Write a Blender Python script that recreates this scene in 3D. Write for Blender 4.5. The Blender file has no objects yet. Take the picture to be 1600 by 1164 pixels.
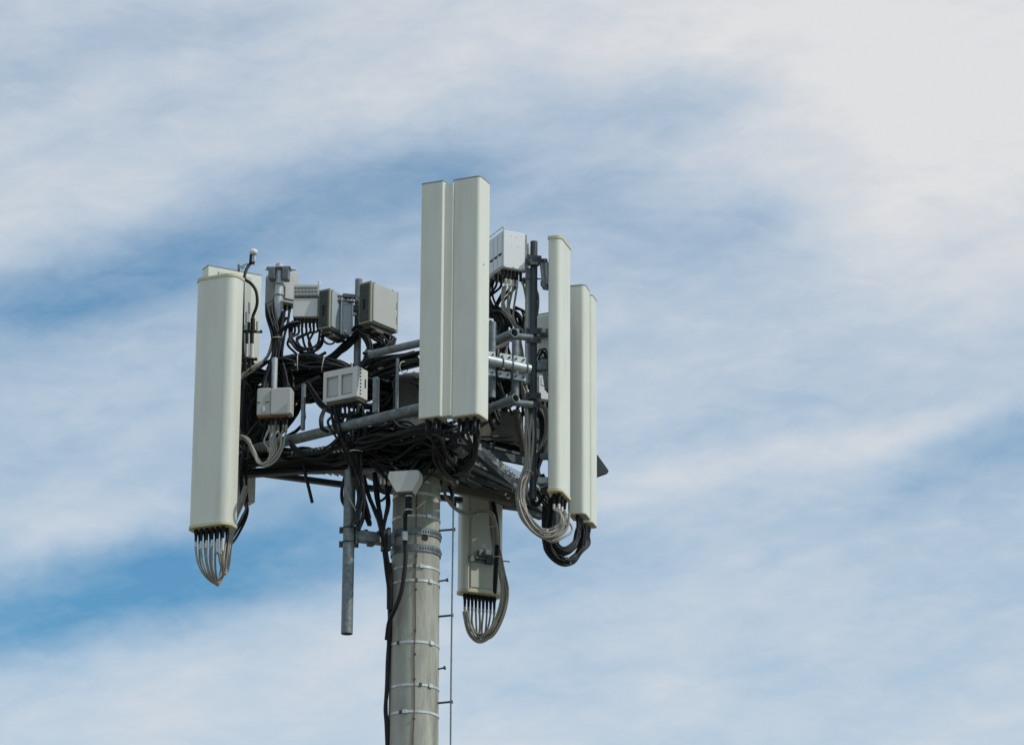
import bpy, math, random
from mathutils import Vector, Matrix, Quaternion
R = math.radians
random.seed(7)
scene = bpy.context.scene
C = scene.collection

# ------------------------------------------------------------ camera
F_PX, W_PX, H_PX = 6000.0, 1600.0, 1164.0
PITCH, YAW, ROLL = R(19.0), R(1.41), R(0.33)
CAM = Vector((0, -28.5, 1.6))
fwd = Vector((math.sin(YAW)*math.cos(PITCH), math.cos(YAW)*math.cos(PITCH), math.sin(PITCH)))
rt0 = fwd.cross(Vector((0, 0, 1))).normalized()
up0 = rt0.cross(fwd).normalized()
rt = rt0*math.cos(ROLL) + up0*math.sin(ROLL)
up = up0*math.cos(ROLL) - rt0*math.sin(ROLL)
cd = bpy.data.cameras.new('camera'); cam = bpy.data.objects.new('camera', cd); C.objects.link(cam)
cd.sensor_width = 36; cd.lens = 36*F_PX/W_PX; cd.clip_start = 0.5; cd.clip_end = 12000
m = Matrix((( rt.x, up.x, -fwd.x), (rt.y, up.y, -fwd.y), (rt.z, up.z, -fwd.z))).to_4x4()
m.translation = CAM
cam.matrix_world = m
scene.camera = cam
scene.render.resolution_x = 1024; scene.render.resolution_y = 744

def ray(px, py):
    return (fwd*F_PX + rt*(px-W_PX/2) - up*(py-H_PX/2)).normalized()
def P(px, py, Y=0.0):                      # point seen at a pixel of the photograph, at world depth y = Y
    d = ray(px, py); return CAM + d*((Y-CAM.y)/d.y)
def PZ(px, py, z):                         # point seen at a pixel, at height z
    d = ray(px, py); return CAM + d*((z-CAM.z)/d.z)

# ------------------------------------------------------------ sun, sky, exposure
SUN_AZ, SUN_EL = R(-23), R(43)             # azimuth from +x towards +y
to_sun = Vector((math.cos(SUN_AZ)*math.cos(SUN_EL), math.sin(SUN_AZ)*math.cos(SUN_EL), math.sin(SUN_EL)))
sl = bpy.data.lights.new('sun', 'SUN'); sl.energy = 2.3; sl.angle = R(0.6); sl.color = (1.0, 0.955, 0.88)
so = bpy.data.objects.new('sun', sl); C.objects.link(so); so.rotation_mode = 'QUATERNION'
so.rotation_quaternion = to_sun.to_track_quat('Z', 'Y'); so.location = (20, -10, 30)

world = bpy.data.worlds.new('World'); scene.world = world; world.use_nodes = True
nt = world.node_tree; nt.nodes.clear()
def N(t, **k):
    n = nt.nodes.new(t)
    for a, b in k.items(): setattr(n, a, b)
    return n
L = nt.links.new
def mathn(op, a, b=None, c=None, clamp=False):
    n = N('ShaderNodeMath', operation=op); n.use_clamp = clamp
    for i, v in enumerate((a, b, c)):
        if v is None: continue
        if isinstance(v, (int, float)): n.inputs[i].default_value = v
        else: L(v, n.inputs[i])
    return n.outputs[0]
tc = N('ShaderNodeTexCoord')
def dotn(vec):
    n = N('ShaderNodeVectorMath', operation='DOT_PRODUCT'); L(tc.outputs['Generated'], n.inputs[0]); n.inputs[1].default_value = vec
    return n.outputs['Value']
comb = N('ShaderNodeCombineXYZ'); L(dotn(rt), comb.inputs[0]); L(dotn(up), comb.inputs[1]); L(dotn(fwd), comb.inputs[2])
uvw = comb.outputs[0]                       # sky directions in a fixed frame whose pole points at the tower
def noise(vec, scale, detail, rough, dist=0.0):
    n = N('ShaderNodeTexNoise'); L(vec, n.inputs['Vector']); n.inputs['Scale'].default_value = scale
    n.inputs['Detail'].default_value = detail; n.inputs['Roughness'].default_value = rough; n.inputs['Distortion'].default_value = dist
    return n
def mapping(vec, rot=0, scale=(1,1,1), loc=(0,0,0)):
    n = N('ShaderNodeMapping'); n.vector_type = 'POINT'; L(vec, n.inputs['Vector'])
    n.inputs['Rotation'].default_value = (0,0,rot); n.inputs['Scale'].default_value = scale; n.inputs['Location'].default_value = loc
    return n.outputs[0]
# wind-warped direction
wn = noise(uvw, 30, 4, .6)
ws = N('ShaderNodeVectorMath', operation='SUBTRACT'); L(wn.outputs['Color'], ws.inputs[0]); ws.inputs[1].default_value = (.5,.5,.5)
wm = N('ShaderNodeVectorMath', operation='SCALE'); L(ws.outputs[0], wm.inputs[0]); wm.inputs['Scale'].default_value = .012
wa = N('ShaderNodeVectorMath', operation='ADD'); L(uvw, wa.inputs[0]); L(wm.outputs[0], wa.inputs[1])
warp = wa.outputs[0]
st_rot = mapping(uvw, R(-22))
big = noise(mapping(st_rot, 0, (7, 20, 7)), 1.0, 5, .55, .3)
mid = noise(mapping(st_rot, 0, (18, 62, 18), (3,1,0)), 1.0, 6, .6, .3)
fin = noise(mapping(uvw, R(-17), (60, 140, 60), (9,4,0)), 1.0, 5, .6, .4)
wsp = noise(mapping(warp, R(-26), (38, 130, 38), (5,2,8)), 1.0, 7, .62, .7)
puff = noise(mapping(uvw, 0, (40, 48, 40), (2,7,1)), 1.0, 6, .55, .2)
val = mathn('MULTIPLY_ADD', big.outputs['Fac'], .10, -.05)
val = mathn('ADD', val, mathn('MULTIPLY_ADD', mid.outputs['Fac'], .32, -.16))
val = mathn('ADD', val, mathn('MULTIPLY_ADD', fin.outputs['Fac'], .22, -.11))
val = mathn('ADD', val, mathn('MULTIPLY_ADD', wsp.outputs['Fac'], .28, -.14))
val = mathn('ADD', val, mathn('MULTIPLY_ADD', puff.outputs['Fac'], .20, -.10))
# thick (+) and thin (-) places of the cloud sheet: centre, half axes, tilt, amount
SHEET = [
 (330,400,546,101,17,-0.1),
 (700,262,312,81,16,-0.13),
 (60,470,286,94,12,-0.14),
 (560,340,338,148,10,0.05),
 (150,930,559,128,8,-0.34),
 (420,870,390,108,12,-0.15),
 (60,990,338,94,6,-0.14),
 (480,780,260,121,0,-0.05),
 (300,260,728,121,20,0.24),
 (560,110,338,121,25,0.01),
 (80,360,338,81,18,0.02),
 (70,110,286,94,10,-0.15),
 (330,40,286,67,8,-0.17),
 (180,640,429,202,5,0.24),
 (120,800,312,94,5,0.28),
 (1000,170,364,81,4,-0.13),
 (1120,140,117,67,0,-0.04),
 (1010,330,546,148,-12,-0.15),
 (1190,330,117,81,20,-0.09),
 (1450,150,546,351,0,0.18),
 (1050,30,546,148,0,0.19),
 (1480,400,364,162,0,0.07),
 (1000,430,390,81,5,-0.12),
 (1250,640,546,60,10,-0.08),
 (1560,690,338,81,14,-0.23),
 (1250,705,546,47,14,0.12),
 (1100,560,338,67,5,0.01),
 (850,860,338,94,-6,-0.11),
 (980,770,260,81,10,0.14),
 (1400,780,546,81,12,-0.09),
 (1250,950,546,81,4,0.02),
 (1000,950,312,81,0,-0.02),
 (1450,1040,416,81,0,0.01),
 (1150,1110,338,81,0,0.06),
 (350,1060,676,108,14,0.07),
 (600,960,260,81,20,0.08),
 (830,1080,338,108,0,-0.07),
 (880,250,390,162,0,0.05),
 (400,480,338,121,12,0.11),
 (300,120,390,108,15,0),
 (780,110,338,121,10,0.06),
 (200,340,390,81,20,-0.02),
 (60,60,520,330,8,0.05),
 (430,60,520,330,8,0.12),
 (800,60,520,330,8,0.06),
 (1170,60,520,330,8,0.07),
 (1540,60,520,330,8,0.23),
 (60,320,520,330,8,0.05),
 (430,320,520,330,8,-0.25),
 (800,320,520,330,8,-0.05),
 (1170,320,520,330,8,0.07),
 (1540,320,520,330,8,0.16),
 (60,580,520,330,8,-0.23),
 (430,580,520,330,8,-0.06),
 (800,580,520,330,8,0.08),
 (1170,580,520,330,8,0.01),
 (1540,580,520,330,8,0.05),
 (60,840,520,330,8,-0.09),
 (430,840,520,330,8,-0.15),
 (800,840,520,330,8,-0.12),
 (1170,840,520,330,8,0.07),
 (1540,840,520,330,8,-0.09),
 (60,1100,520,330,8,0.03),
 (430,1100,520,330,8,0.09),
 (800,1100,520,330,8,0.12),
 (1170,1100,520,330,8,-0.01),
 (1540,1100,520,330,8,0.08)]
for (cx, cy, a, b, ang, amp) in SHEET:
    u, v = (cx-800)/F_PX, -(cy-582)/F_PX
    t = R(-ang); sx, sy = F_PX/a, F_PX/b
    # rotate, then scale, about the centre
    m1 = N('ShaderNodeMapping'); m1.vector_type = 'POINT'; L(warp, m1.inputs['Vector'])
    m1.inputs['Rotation'].default_value = (0,0,t)
    m1.inputs['Location'].default_value = (-(u*math.cos(t)-v*math.sin(t)), -(u*math.sin(t)+v*math.cos(t)), -1.0)
    m2 = N('ShaderNodeMapping'); m2.vector_type = 'POINT'; L(m1.outputs[0], m2.inputs['Vector']); m2.inputs['Scale'].default_value = (sx, sy, 1.0)
    g = N('ShaderNodeTexGradient', gradient_type='SPHERICAL'); L(m2.outputs[0], g.inputs[0])
    s = N('ShaderNodeMapRange', interpolation_type='SMOOTHERSTEP'); L(g.outputs['Fac'], s.inputs[0])
    s.inputs['To Max'].default_value = 1.0
    val = mathn('MULTIPLY_ADD', s.outputs[0], amp*1.12, val)
cov = mathn('ADD', val, .575)
cr = N('ShaderNodeMapRange', interpolation_type='LINEAR'); L(cov, cr.inputs[0]); cr.inputs['From Min'].default_value = 0.0; cr.inputs['From Max'].default_value = 1.0
sky = N('ShaderNodeTexSky', sky_type='NISHITA'); sky.sun_disc = False; sky.sun_elevation = SUN_EL
sky.sun_rotation = math.pi/2 - SUN_AZ; sky.altitude = 100; sky.air_density = 1.0; sky.dust_density = 1.2; sky.ozone_density = 2.0
skm = N('ShaderNodeMix', data_type='RGBA', blend_type='MULTIPLY'); skm.inputs[0].default_value = 1
L(sky.outputs[0], skm.inputs[6]); skm.inputs[7].default_value = (.66,1.17,1.27,1)
cf = N('ShaderNodeMapRange', interpolation_type='SMOOTHSTEP'); L(cov, cf.inputs[0]); cf.inputs['From Min'].default_value = .45; cf.inputs['From Max'].default_value = 1.0
cl = N('ShaderNodeMix', data_type='RGBA'); L(cf.outputs[0], cl.inputs[0])
cl.inputs[6].default_value = (7.2,7.75,8.35,1); cl.inputs[7].default_value = (7.35,7.42,7.6,1)
mx = N('ShaderNodeMix', data_type='RGBA'); L(cr.outputs[0], mx.inputs[0]); L(skm.outputs[2], mx.inputs[6]); L(cl.outputs[2], mx.inputs[7])
bg = N('ShaderNodeBackground'); L(mx.outputs[2], bg.inputs[0]); bg.inputs[1].default_value = .1
wo = N('ShaderNodeOutputWorld'); L(bg.outputs[0], wo.inputs[0])
SKY_TINT, CLOUDN = skm, cl

scene.view_settings.view_transform = 'Standard'; scene.view_settings.look = 'None'
scene.view_settings.exposure = 0; scene.view_settings.gamma = 1; scene.view_settings.use_curve_mapping = False
scene.render.engine = 'CYCLES'

# ------------------------------------------------------------ materials
def mat(name, col, rough=.6, metal=0.0, var=.12, scale=6.0, bump=.0, bscale=60, spec=.5, streak=0.0, dirt=None):
    M = bpy.data.materials.new(name); M.use_nodes = True; t = M.node_tree; b = t.nodes['Principled BSDF']
    b.inputs['Roughness'].default_value = rough; b.inputs['Metallic'].default_value = metal
    b.inputs['Specular IOR Level'].default_value = spec
    co = t.nodes.new('ShaderNodeTexCoord')
    mp = t.nodes.new('ShaderNodeMapping'); t.links.new(co.outputs['Object'], mp.inputs[0])
    mp.inputs['Scale'].default_value = (1,1,1-streak*.9)
    n = t.nodes.new('ShaderNodeTexNoise'); t.links.new(mp.outputs[0], n.inputs['Vector'])
    n.inputs['Scale'].default_value = scale; n.inputs['Detail'].default_value = 6; n.inputs['Roughness'].default_value = .65
    r = t.nodes.new('ShaderNodeValToRGB'); t.links.new(n.outputs['Fac'], r.inputs[0])
    lo = [c*(1-var) for c in col]; hi = [min(1, c*(1+var)) for c in col]
    r.color_ramp.elements[0].position = .3; r.color_ramp.elements[1].position = .7
    r.color_ramp.elements[0].color = (*lo, 1); r.color_ramp.elements[1].color = (*hi, 1)
    out = r.outputs[0]
    if dirt:                                # (colour, scale, threshold, amount): blotches and runs of dirt
        n2 = t.nodes.new('ShaderNodeTexNoise'); mp2 = t.nodes.new('ShaderNodeMapping'); t.links.new(co.outputs['Object'], mp2.inputs[0])
        mp2.inputs['Scale'].default_value = (1,1,.12); mp2.inputs['Location'].default_value = (3,5,2); t.links.new(mp2.outputs[0], n2.inputs['Vector'])
        n2.inputs['Scale'].default_value = dirt[1]; n2.inputs['Detail'].default_value = 7; n2.inputs['Roughness'].default_value = .7
        r2 = t.nodes.new('ShaderNodeMapRange'); t.links.new(n2.outputs['Fac'], r2.inputs[0])
        r2.inputs['From Min'].default_value = dirt[2]; r2.inputs['From Max'].default_value = dirt[2]+.22; r2.inputs['To Max'].default_value = dirt[3]
        mxx = t.nodes.new('ShaderNodeMix'); mxx.data_type = 'RGBA'; t.links.new(r2.outputs[0], mxx.inputs[0]); t.links.new(out, mxx.inputs[6])
        mxx.inputs[7].default_value = (*dirt[0], 1); out = mxx.outputs[2]
    t.links.new(out, b.inputs['Base Color'])
    if bump:
        bn = t.nodes.new('ShaderNodeTexNoise'); t.links.new(co.outputs['Object'], bn.inputs['Vector']); bn.inputs['Scale'].default_value = bscale
        bn.inputs['Detail'].default_value = 4
        bp = t.nodes.new('ShaderNodeBump'); bp.inputs['Strength'].default_value = bump; bp.inputs['Distance'].default_value = .004
        t.links.new(bn.outputs['Fac'], bp.inputs['Height']); t.links.new(bp.outputs[0], b.inputs['Normal'])
    return M
M = dict(
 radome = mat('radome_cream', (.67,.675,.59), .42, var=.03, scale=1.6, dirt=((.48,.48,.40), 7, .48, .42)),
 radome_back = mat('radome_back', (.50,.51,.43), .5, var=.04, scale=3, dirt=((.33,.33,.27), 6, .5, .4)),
 trim = mat('cap_trim_buff', (.56,.52,.34), .55, var=.08, scale=9),
 edge = mat('cap_edge_grey', (.22,.22,.19), .6, var=.1),
 bottom = mat('cap_bottom', (.50,.47,.36), .6, var=.06),
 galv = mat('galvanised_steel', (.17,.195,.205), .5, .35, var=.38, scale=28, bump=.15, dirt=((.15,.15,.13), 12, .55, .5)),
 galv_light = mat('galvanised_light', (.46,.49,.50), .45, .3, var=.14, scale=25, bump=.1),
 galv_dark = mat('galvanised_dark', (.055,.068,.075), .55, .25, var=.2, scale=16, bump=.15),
 steel_band = mat('stainless_band', (.55,.56,.55), .42, .45, var=.3, scale=14),
 bolt = mat('bolt_steel', (.30,.30,.29), .45, .6, var=.2, scale=30),
 rust = mat('rusty_steel', (.20,.10,.055), .8, .1, var=.3, scale=30),
 black = mat('black_rubber', (.008,.009,.010), .5, var=.25, scale=12, spec=.3),
 boot = mat('black_boot', (.007,.007,.008), .6, var=.2, scale=20, spec=.3),
 gcable = mat('grey_cable', (.30,.28,.235), .45, var=.15, scale=14),
 gcable_light = mat('silver_sleeve', (.62,.60,.55), .4, .1, var=.1, scale=14),
 ycable = mat('yellow_cable', (.45,.42,.05), .5, var=.1),
 white = mat('white_paint', (.66,.67,.68), .45, var=.03, scale=4, dirt=((.5,.5,.48), 8, .6, .35)),
 offwhite = mat('offwhite_paint', (.60,.60,.58), .5, var=.05, scale=6, dirt=((.38,.37,.33), 9, .52, .5)),
 unit = mat('unit_grey', (.44,.45,.43), .5, var=.05, scale=5, dirt=((.3,.3,.27), 9, .55, .4)),
 unit_blue = mat('unit_bluegrey', (.36,.40,.43), .5, var=.06, scale=5),
 olive = mat('unit_olive_frame', (.30,.30,.21), .6, var=.1, scale=9),
 louvre = mat('louvre_dark', (.055,.058,.05), .6, var=.2, scale=30),
 concrete = mat('concrete_pole', (.38,.38,.33), .88, var=.2, scale=6, bump=.7, bscale=110, streak=.75, dirt=((.14,.135,.11), 8, .47, .8)),
 drum = mat('cap_painted_shade', (.085,.08,.072), .8, var=.15, scale=8),  # dark brown stands in for the shade on the pole top
 tan = mat('tan_tape', (.36,.25,.12), .7, var=.15),
 grate = mat('grating_steel', (.34,.36,.35), .5, .3, var=.2, scale=20),
 plate = mat('dusty_plate', (.13,.125,.10), .8, var=.2, scale=14, dirt=((.4,.39,.33), 14, .58, .6)),
 tie = mat('cable_tie_white', (.62,.60,.52), .5, var=.1),
 ground = mat('ground_dry', (.17,.16,.12), .95, var=.4, scale=.4, bump=.4, bscale=8),
 sticker = mat('white_sticker', (.62,.60,.58), .5, var=.05),
)

# ------------------------------------------------------------ mesh helpers
class MB:
    def __init__(s): s.v = []; s.f = []; s.sm = []
    def add(s, vs, fs, smooth=False):
        o = len(s.v); s.v += [Vector(v) for v in vs]; s.f += [tuple(i+o for i in f) for f in fs]; s.sm += [smooth]*len(fs); return s
    def box(s, c, size, rot=None, bev=0.0):
        c = Vector(c); x, y, z = [k/2 for k in size]; b = min(bev, x*.9, y*.9, z*.9)
        if not b:
            vs = [Vector((i*x, j*y, k*z)) for k in (-1,1) for j in (-1,1) for i in (-1,1)]
            fs = [(0,2,3,1),(4,5,7,6),(0,1,5,4),(1,3,7,5),(3,2,6,7),(2,0,4,6)]
        else:
            ring = lambda e, f: [(-x+e,-y+f),(x-e,-y+f),(x-f,-y+e),(x-f,y-e),(x-e,y-f),(-x+e,y-f),(-x+f,y-e),(-x+f,-y+e)]
            rows = [(-z, ring(b*1.7, b)), (-z+b, ring(b, 0)), (z-b, ring(b, 0)), (z, ring(b*1.7, b))]
            vs = [Vector((p[0], p[1], zz)) for zz, rr in rows for p in rr]
            fs = [tuple(range(7,-1,-1)), tuple(range(24,32))]
            for r in range(3):
                for i in range(8):
                    j = (i+1) % 8; fs.append((r*8+i, r*8+j, r*8+8+j, r*8+8+i))
        if rot is not None: vs = [rot @ v for v in vs]
        return s.add([v+c for v in vs], fs)
    def prism(s, prof, z0, z1, smooth=False, cap=True, inset=0.0):
        n = len(prof)
        vs = [Vector((p[0], p[1], z0)) for p in prof] + [Vector((p[0], p[1], z1)) for p in prof]
        fs = [(i, (i+1) % n, n+(i+1) % n, n+i) for i in range(n)]
        s.add(vs, fs, smooth)
        if cap:
            s.add(vs, [tuple(range(n-1,-1,-1)), tuple(range(n, 2*n))])
        return s
    def cyl(s, p0, p1, r, seg=14, r1=None, cap=True):
        p0 = Vector(p0); p1 = Vector(p1); r1 = r if r1 is None else r1
        d = (p1-p0).normalized(); a = d.orthogonal().normalized(); b = d.cross(a)
        vs = [p0 + (a*math.cos(t)+b*math.sin(t))*r for t in [2*math.pi*i/seg for i in range(seg)]]
        vs += [p1 + (a*math.cos(t)+b*math.sin(t))*r1 for t in [2*math.pi*i/seg for i in range(seg)]]
        s.add(vs, [(i, (i+1) % seg, seg+(i+1) % seg, seg+i) for i in range(seg)], True)
        if cap: s.add(vs, [tuple(range(seg-1,-1,-1)), tuple(range(seg, 2*seg))])
        return s
    def hollow(s, p0, p1, r, t=.005, seg=20):            # open pipe with a wall
        p0 = Vector(p0); p1 = Vector(p1); d = (p1-p0).normalized(); a = d.orthogonal().normalized(); b = d.cross(a)
        rg = lambda p, q: [p + (a*math.cos(u)+b*math.sin(u))*q for u in [2*math.pi*i/seg for i in range(seg)]]
        vs = rg(p0, r)+rg(p1, r)+rg(p1, r-t)+rg(p0, r-t); 
        for k in range(4):
            o, q = k*seg, ((k+1) % 4)*seg
            s.add(vs, [(o+i, o+(i+1) % seg, q+(i+1) % seg, q+i) for i in range(seg)], k in (0, 2))
        return s
    def tube(s, pts, r, seg=7, sub=6, closed=False):
        pts = [Vector(p) for p in pts]
        if len(pts) == 2: path = pts
        else:
            path = []
            q = [pts[0]*2-pts[1]] + pts + [pts[-1]*2-pts[-2]]
            if closed: q = [pts[-2]] + pts + [pts[1]]
            for i in range(1, len(q)-2):
                for k in range(sub):
                    t = k/sub; a, b, c, d = q[i-1], q[i], q[i+1], q[i+2]
                    path.append(.5*((2*b)+(c-a)*t+(2*a-5*b+4*c-d)*t*t+(3*b-3*c+d-a)*t**3))
            path.append(pts[-1])
        vs = []; prev = None; n = len(path)
        for i, p in enumerate(path):
            d = (path[min(i+1, n-1)]-path[max(i-1, 0)])
            if d.length < 1e-9: d = Vector((0,0,1))
            d.normalize()
            if prev is None: a = d.orthogonal().normalized()
            else:
                a = prev - d*prev.dot(d)
                a = a.normalized() if a.length > 1e-6 else d.orthogonal().normalized()
            prev = a; b = d.cross(a)
            vs += [p + (a*math.cos(2*math.pi*k/seg)+b*math.sin(2*math.pi*k/seg))*r for k in range(seg)]
        fs = [(i*seg+k, i*seg+(k+1) % seg, (i+1)*seg+(k+1) % seg, (i+1)*seg+k) for i in range(n-1) for k in range(seg)]
        s.add(vs, fs, True)
        return s.add([vs[i] for i in range(seg)]+[vs[(n-1)*seg+i] for i in range(seg)], [tuple(range(seg-1,-1,-1)), tuple(range(seg, 2*seg))])
    def ring(s, c, r, h, w=.004, a0=0, a1=360, seg=40):   # an upright band about a vertical axis
        n = max(3, int(seg*(a1-a0)/360)); full = a1-a0 >= 360; c = Vector(c)
        vs = []; 
        cnt = n if full else n+1
        for i in range(cnt):
            t = R(a0+(a1-a0)*i/n); e = Vector((math.cos(t), math.sin(t), 0))
            vs += [c+e*(r), c+e*(r+w), c+e*(r+w)+Vector((0,0,h)), c+e*r+Vector((0,0,h))]
        for i in range(n):
            j = (i+1) % cnt
            s.add(vs, [(4*i+k, 4*j+k, 4*j+(k+1) % 4, 4*i+(k+1) % 4) for k in range(4)], False)
        if not full: s.add(vs, [(0,3,2,1), (4*n, 4*n+1, 4*n+2, 4*n+3)])
        return s
    def build(s, name, material, parent=None, world=False, kind=None):
        vs = s.v
        if world and parent is not None:
            inv = (Matrix.Translation(parent.location) @ parent.rotation_euler.to_matrix().to_4x4()).inverted()
            vs = [inv @ v for v in vs]
        # drop unused vertices
        used = sorted({i for f in s.f for i in f}); ix = {u: k for k, u in enumerate(used)}
        me = bpy.data.meshes.new(name); me.from_pydata([vs[i] for i in used], [], [tuple(ix[i] for i in f) for f in s.f])
        me.polygons.foreach_set('use_smooth', s.sm); me.materials.append(material)
        o = bpy.data.objects.new(name, me); C.objects.link(o)
        if parent is not None: o.parent = parent
        if kind: o['kind'] = kind
        return o
def thing(name, label, cat, loc=(0,0,0), rz=0.0, group=None):
    o = bpy.data.objects.new(name, None); C.objects.link(o); o.empty_display_size = .1
    o.location = Vector(loc); o.rotation_euler = (0,0,rz); o['label'] = label; o['category'] = cat
    if group: o['group'] = group
    return o
def tag(o, label, cat, group=None):
    o['label'] = label; o['category'] = cat
    if group: o['group'] = group
    return o
def solo(mb, name, material, label, cat, group=None):     # a thing that is one mesh; origin at its lowest point
    lo = min(mb.v, key=lambda v: v.z).copy()
    mb.v = [v-lo for v in mb.v]; o = mb.build(name, material); o.location = lo
    return tag(o, label, cat, group)
def rrect(w, d, rf, rb, n=6):                             # footprint with rounded front (-y) and back (+y) corners
    pts = []
    for (cx, cy, r, a) in ((w/2-rb, d/2-rb, rb, 0), (-w/2+rb, d/2-rb, rb, 90), (-w/2+rf, -d/2+rf, rf, 180), (w/2-rf, -d/2+rf, rf, 270)):
        for k in range(n+1):
            t = R(a+90*k/n); pts.append((cx+r*math.cos(t), cy+r*math.sin(t)))
    return pts
def rotz(a): return Matrix.Rotation(a, 3, 'Z')
def align(d, twist=0.0):                                  # rotation taking local z to d
    return d.to_track_quat('Z', 'Y').to_matrix() @ Matrix.Rotation(twist, 3, 'Z')

Z_L = P(652, 694, 0).z                                    # height of the floor rails
PX = P(652, 694, 0).x                                     # the pole's axis
Z_U = Z_L + .53                                           # height of the hand rails
K = .0051                                                 # metres per photo pixel at the tower, upright

# ------------------------------------------------------------ setting
g = MB(); S = 4000
g.add([(-S,-S,0),(S,-S,0),(S,S,0),(-S,S,0)], [(0,1,2,3)])
go = g.build('ground', M['ground'], kind='structure'); go['label'] = 'flat dry pale ground far below the mast'

# ------------------------------------------------------------ concrete pole
pole = thing('concrete_pole', 'round grey concrete pole with steel bands carrying all the antennas', 'pole', (PX,0,0))
AX = lambda z: 0.0
zt = P(652, 594, 0).z
def prad(z): return .179 + (zt-z)*.0045
sh = MB(); zs = [0, 3, 6, 8, 9, 10, 10.6, zt-.05]
seg = 64
vs = [(prad(z)*math.cos(2*math.pi*i/seg), prad(z)*math.sin(2*math.pi*i/seg), z) for z in zs for i in range(seg)]
sh.add(vs, [(r*seg+i, r*seg+(i+1) % seg, (r+1)*seg+(i+1) % seg, (r+1)*seg+i) for r in range(len(zs)-1) for i in range(seg)], True)
sh.build('shaft', M['concrete'], pole)
cp = MB(); rows = [(.196,zt-.36),(.196,zt-.06),(.205,zt-.055),(.205,zt-.02),(.19,zt),(.10,zt+.03),(0.001,zt+.035)]  # sleeve below the cap is added to carry the painted shade
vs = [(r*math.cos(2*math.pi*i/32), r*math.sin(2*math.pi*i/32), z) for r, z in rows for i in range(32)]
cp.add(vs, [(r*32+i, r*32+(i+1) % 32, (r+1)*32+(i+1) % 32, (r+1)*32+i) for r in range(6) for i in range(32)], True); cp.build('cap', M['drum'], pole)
FY = -.18
def zfront(py): return P(650, py, -.185).z
for i, py in enumerate((733, 752, 770, 805, 884, 906, 1002, 1069, 1111)):
    z = zfront(py); b = MB().ring((0,0,z-.009), prad(z)+.0015, .018, .003, seg=56)
    t = R((-70, -50, -88, -60, -75, -52, -48, -50, -110)[i]); e = Vector((math.cos(t), math.sin(t), 0))
    b.box(e*(prad(z)+.008)+Vector((0,0,z)), (.012,.034,.028), rotz(t))
    t2 = R((-100, -120, -130, -120, -92, -88, -130, -75, -120)[i]); e = Vector((math.cos(t2), math.sin(t2), 0))
    b.build('strap', M['steel_band'], pole)
    k = MB().box(e*(prad(z)+.005)+Vector((0,0,z)), (.008,.022,.026), rotz(t2)); k.build('strap_buckle', M['galv_dark'], pole)
for i, py in enumerate((829, 855)):
    z = zfront(py); b = MB().ring((0,0,z-.028), prad(z)+.002, .056, .008, seg=56)
    for k in range(14):
        t = R(-78+k*6.2); e = Vector((math.cos(t), math.sin(t), 0)); b.box(e*(prad(z)+.012)+Vector((0,0,z)), (.008,.009,.02), rotz(t))
    b.build('collar', M['galv'], pole)
hz = zfront(839); t = R(-68); e = Vector((math.cos(t), math.sin(t), 0))
MB().cyl(e*(prad(hz)-.02)+Vector((0,0,hz)), e*(prad(hz)+.002)+Vector((0,0,hz)), .026, 20).build('cable_hole', M['boot'], pole)
MB().tube([(.003+.004*math.sin(k*2.1), -prad(z)-.006, z) for k, z in enumerate([zfront(p) for p in (720,760,800,840,870,900,940,980,1020,1060,1110,1180,1400)])], .0042, 6, 4).build('earth_wire', M['rust'], pole)
for py in (790, 868, 921, 985, 1022, 1061, 1123):
    z = zfront(py); MB().cyl((.004,-prad(z)+.002,z), (.004,-prad(z)-.014,z), .009, 8).build('wire_clip', M['galv_dark'], pole)
# rungs on the right side: long ones guide the safety cable
rail_x = P(706, 900, -.05).x
for (py, xe, long_) in ((828, 709, 1), (907, 698, 0), (962, 706, 1), (1044, 694, 0), (1097, 705, 1), (1180, 690, 0)):
    a = P(684, py+1, -.05); b = P(xe, py-1, -.05)
    r = MB().cyl(a, b, .0085 if long_ else .007, 10)
    d = (b-a).normalized(); r.cyl(b-d*.004, b+d*.012, .015, 8)
    r.build('step_bolt', M['galv_dark'], pole, world=True)
solo(MB().tube([P(708.5, 770, -.06), P(708, 828, -.06), P(706, 962, -.06), P(704.5, 1097, -.06), P(703, 1300, -.06)], .0065, 8, 4), 'safety_cable', M['galv'],
     'thin taut steel safety cable running down beside the concrete pole', 'cable')

# ------------------------------------------------------------ platform
plat = thing('work_platform', 'triangular steel work platform with pipe rails around the pole top', 'platform', (0,0,Z_L-.1))
def pipe(a, b, r, name='rail', mt='galv', parent=plat, hollow=True):
    mb = MB(); (mb.hollow if hollow else mb.cyl)(a, b, r); return mb.build(name, M[mt], parent, world=True)
A = PZ(372, 708, Z_L); Bm = PZ(720, 622, Z_L); A2 = PZ(372, 608, Z_U); B2 = PZ(722, 521, Z_U)
Cc = PZ(842, 770, Z_L)
pipe(A, Bm, .040, mt='galv'); pipe(PZ(578, 554, Z_U), B2, .030)
pipe(PZ(752, 643, Z_L), PZ(806, 622, Z_L), .033); pipe(PZ(800, 629, Z_L), PZ(832, 632, Z_L), .026)
pipe(PZ(780, 531, Z_U), PZ(804, 520, Z_U), .036); pipe(PZ(798, 525, Z_U), PZ(832, 528, Z_U), .026)
pipe(A, Cc, .03, mt='galv_dark')
pipe(P(452,611,.1), P(500,588,.0), .015, mt='galv_dark')
# posts between the rails
for (px, y0, y1, w) in ((473, 600, 672, .028), (587, 590, 645, .040), (620, 560, 640, .02)):
    Y = PZ(px, y1, Z_L).y+.02
    a = P(px, y1, Y); b = a.copy(); b.z = P(px, y0, Y).z
    MB().box((a+b)/2, (w, w, (b-a).z), rotz(R(-36)), .003).build('post', M['galv'], plat, world=True)
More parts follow.
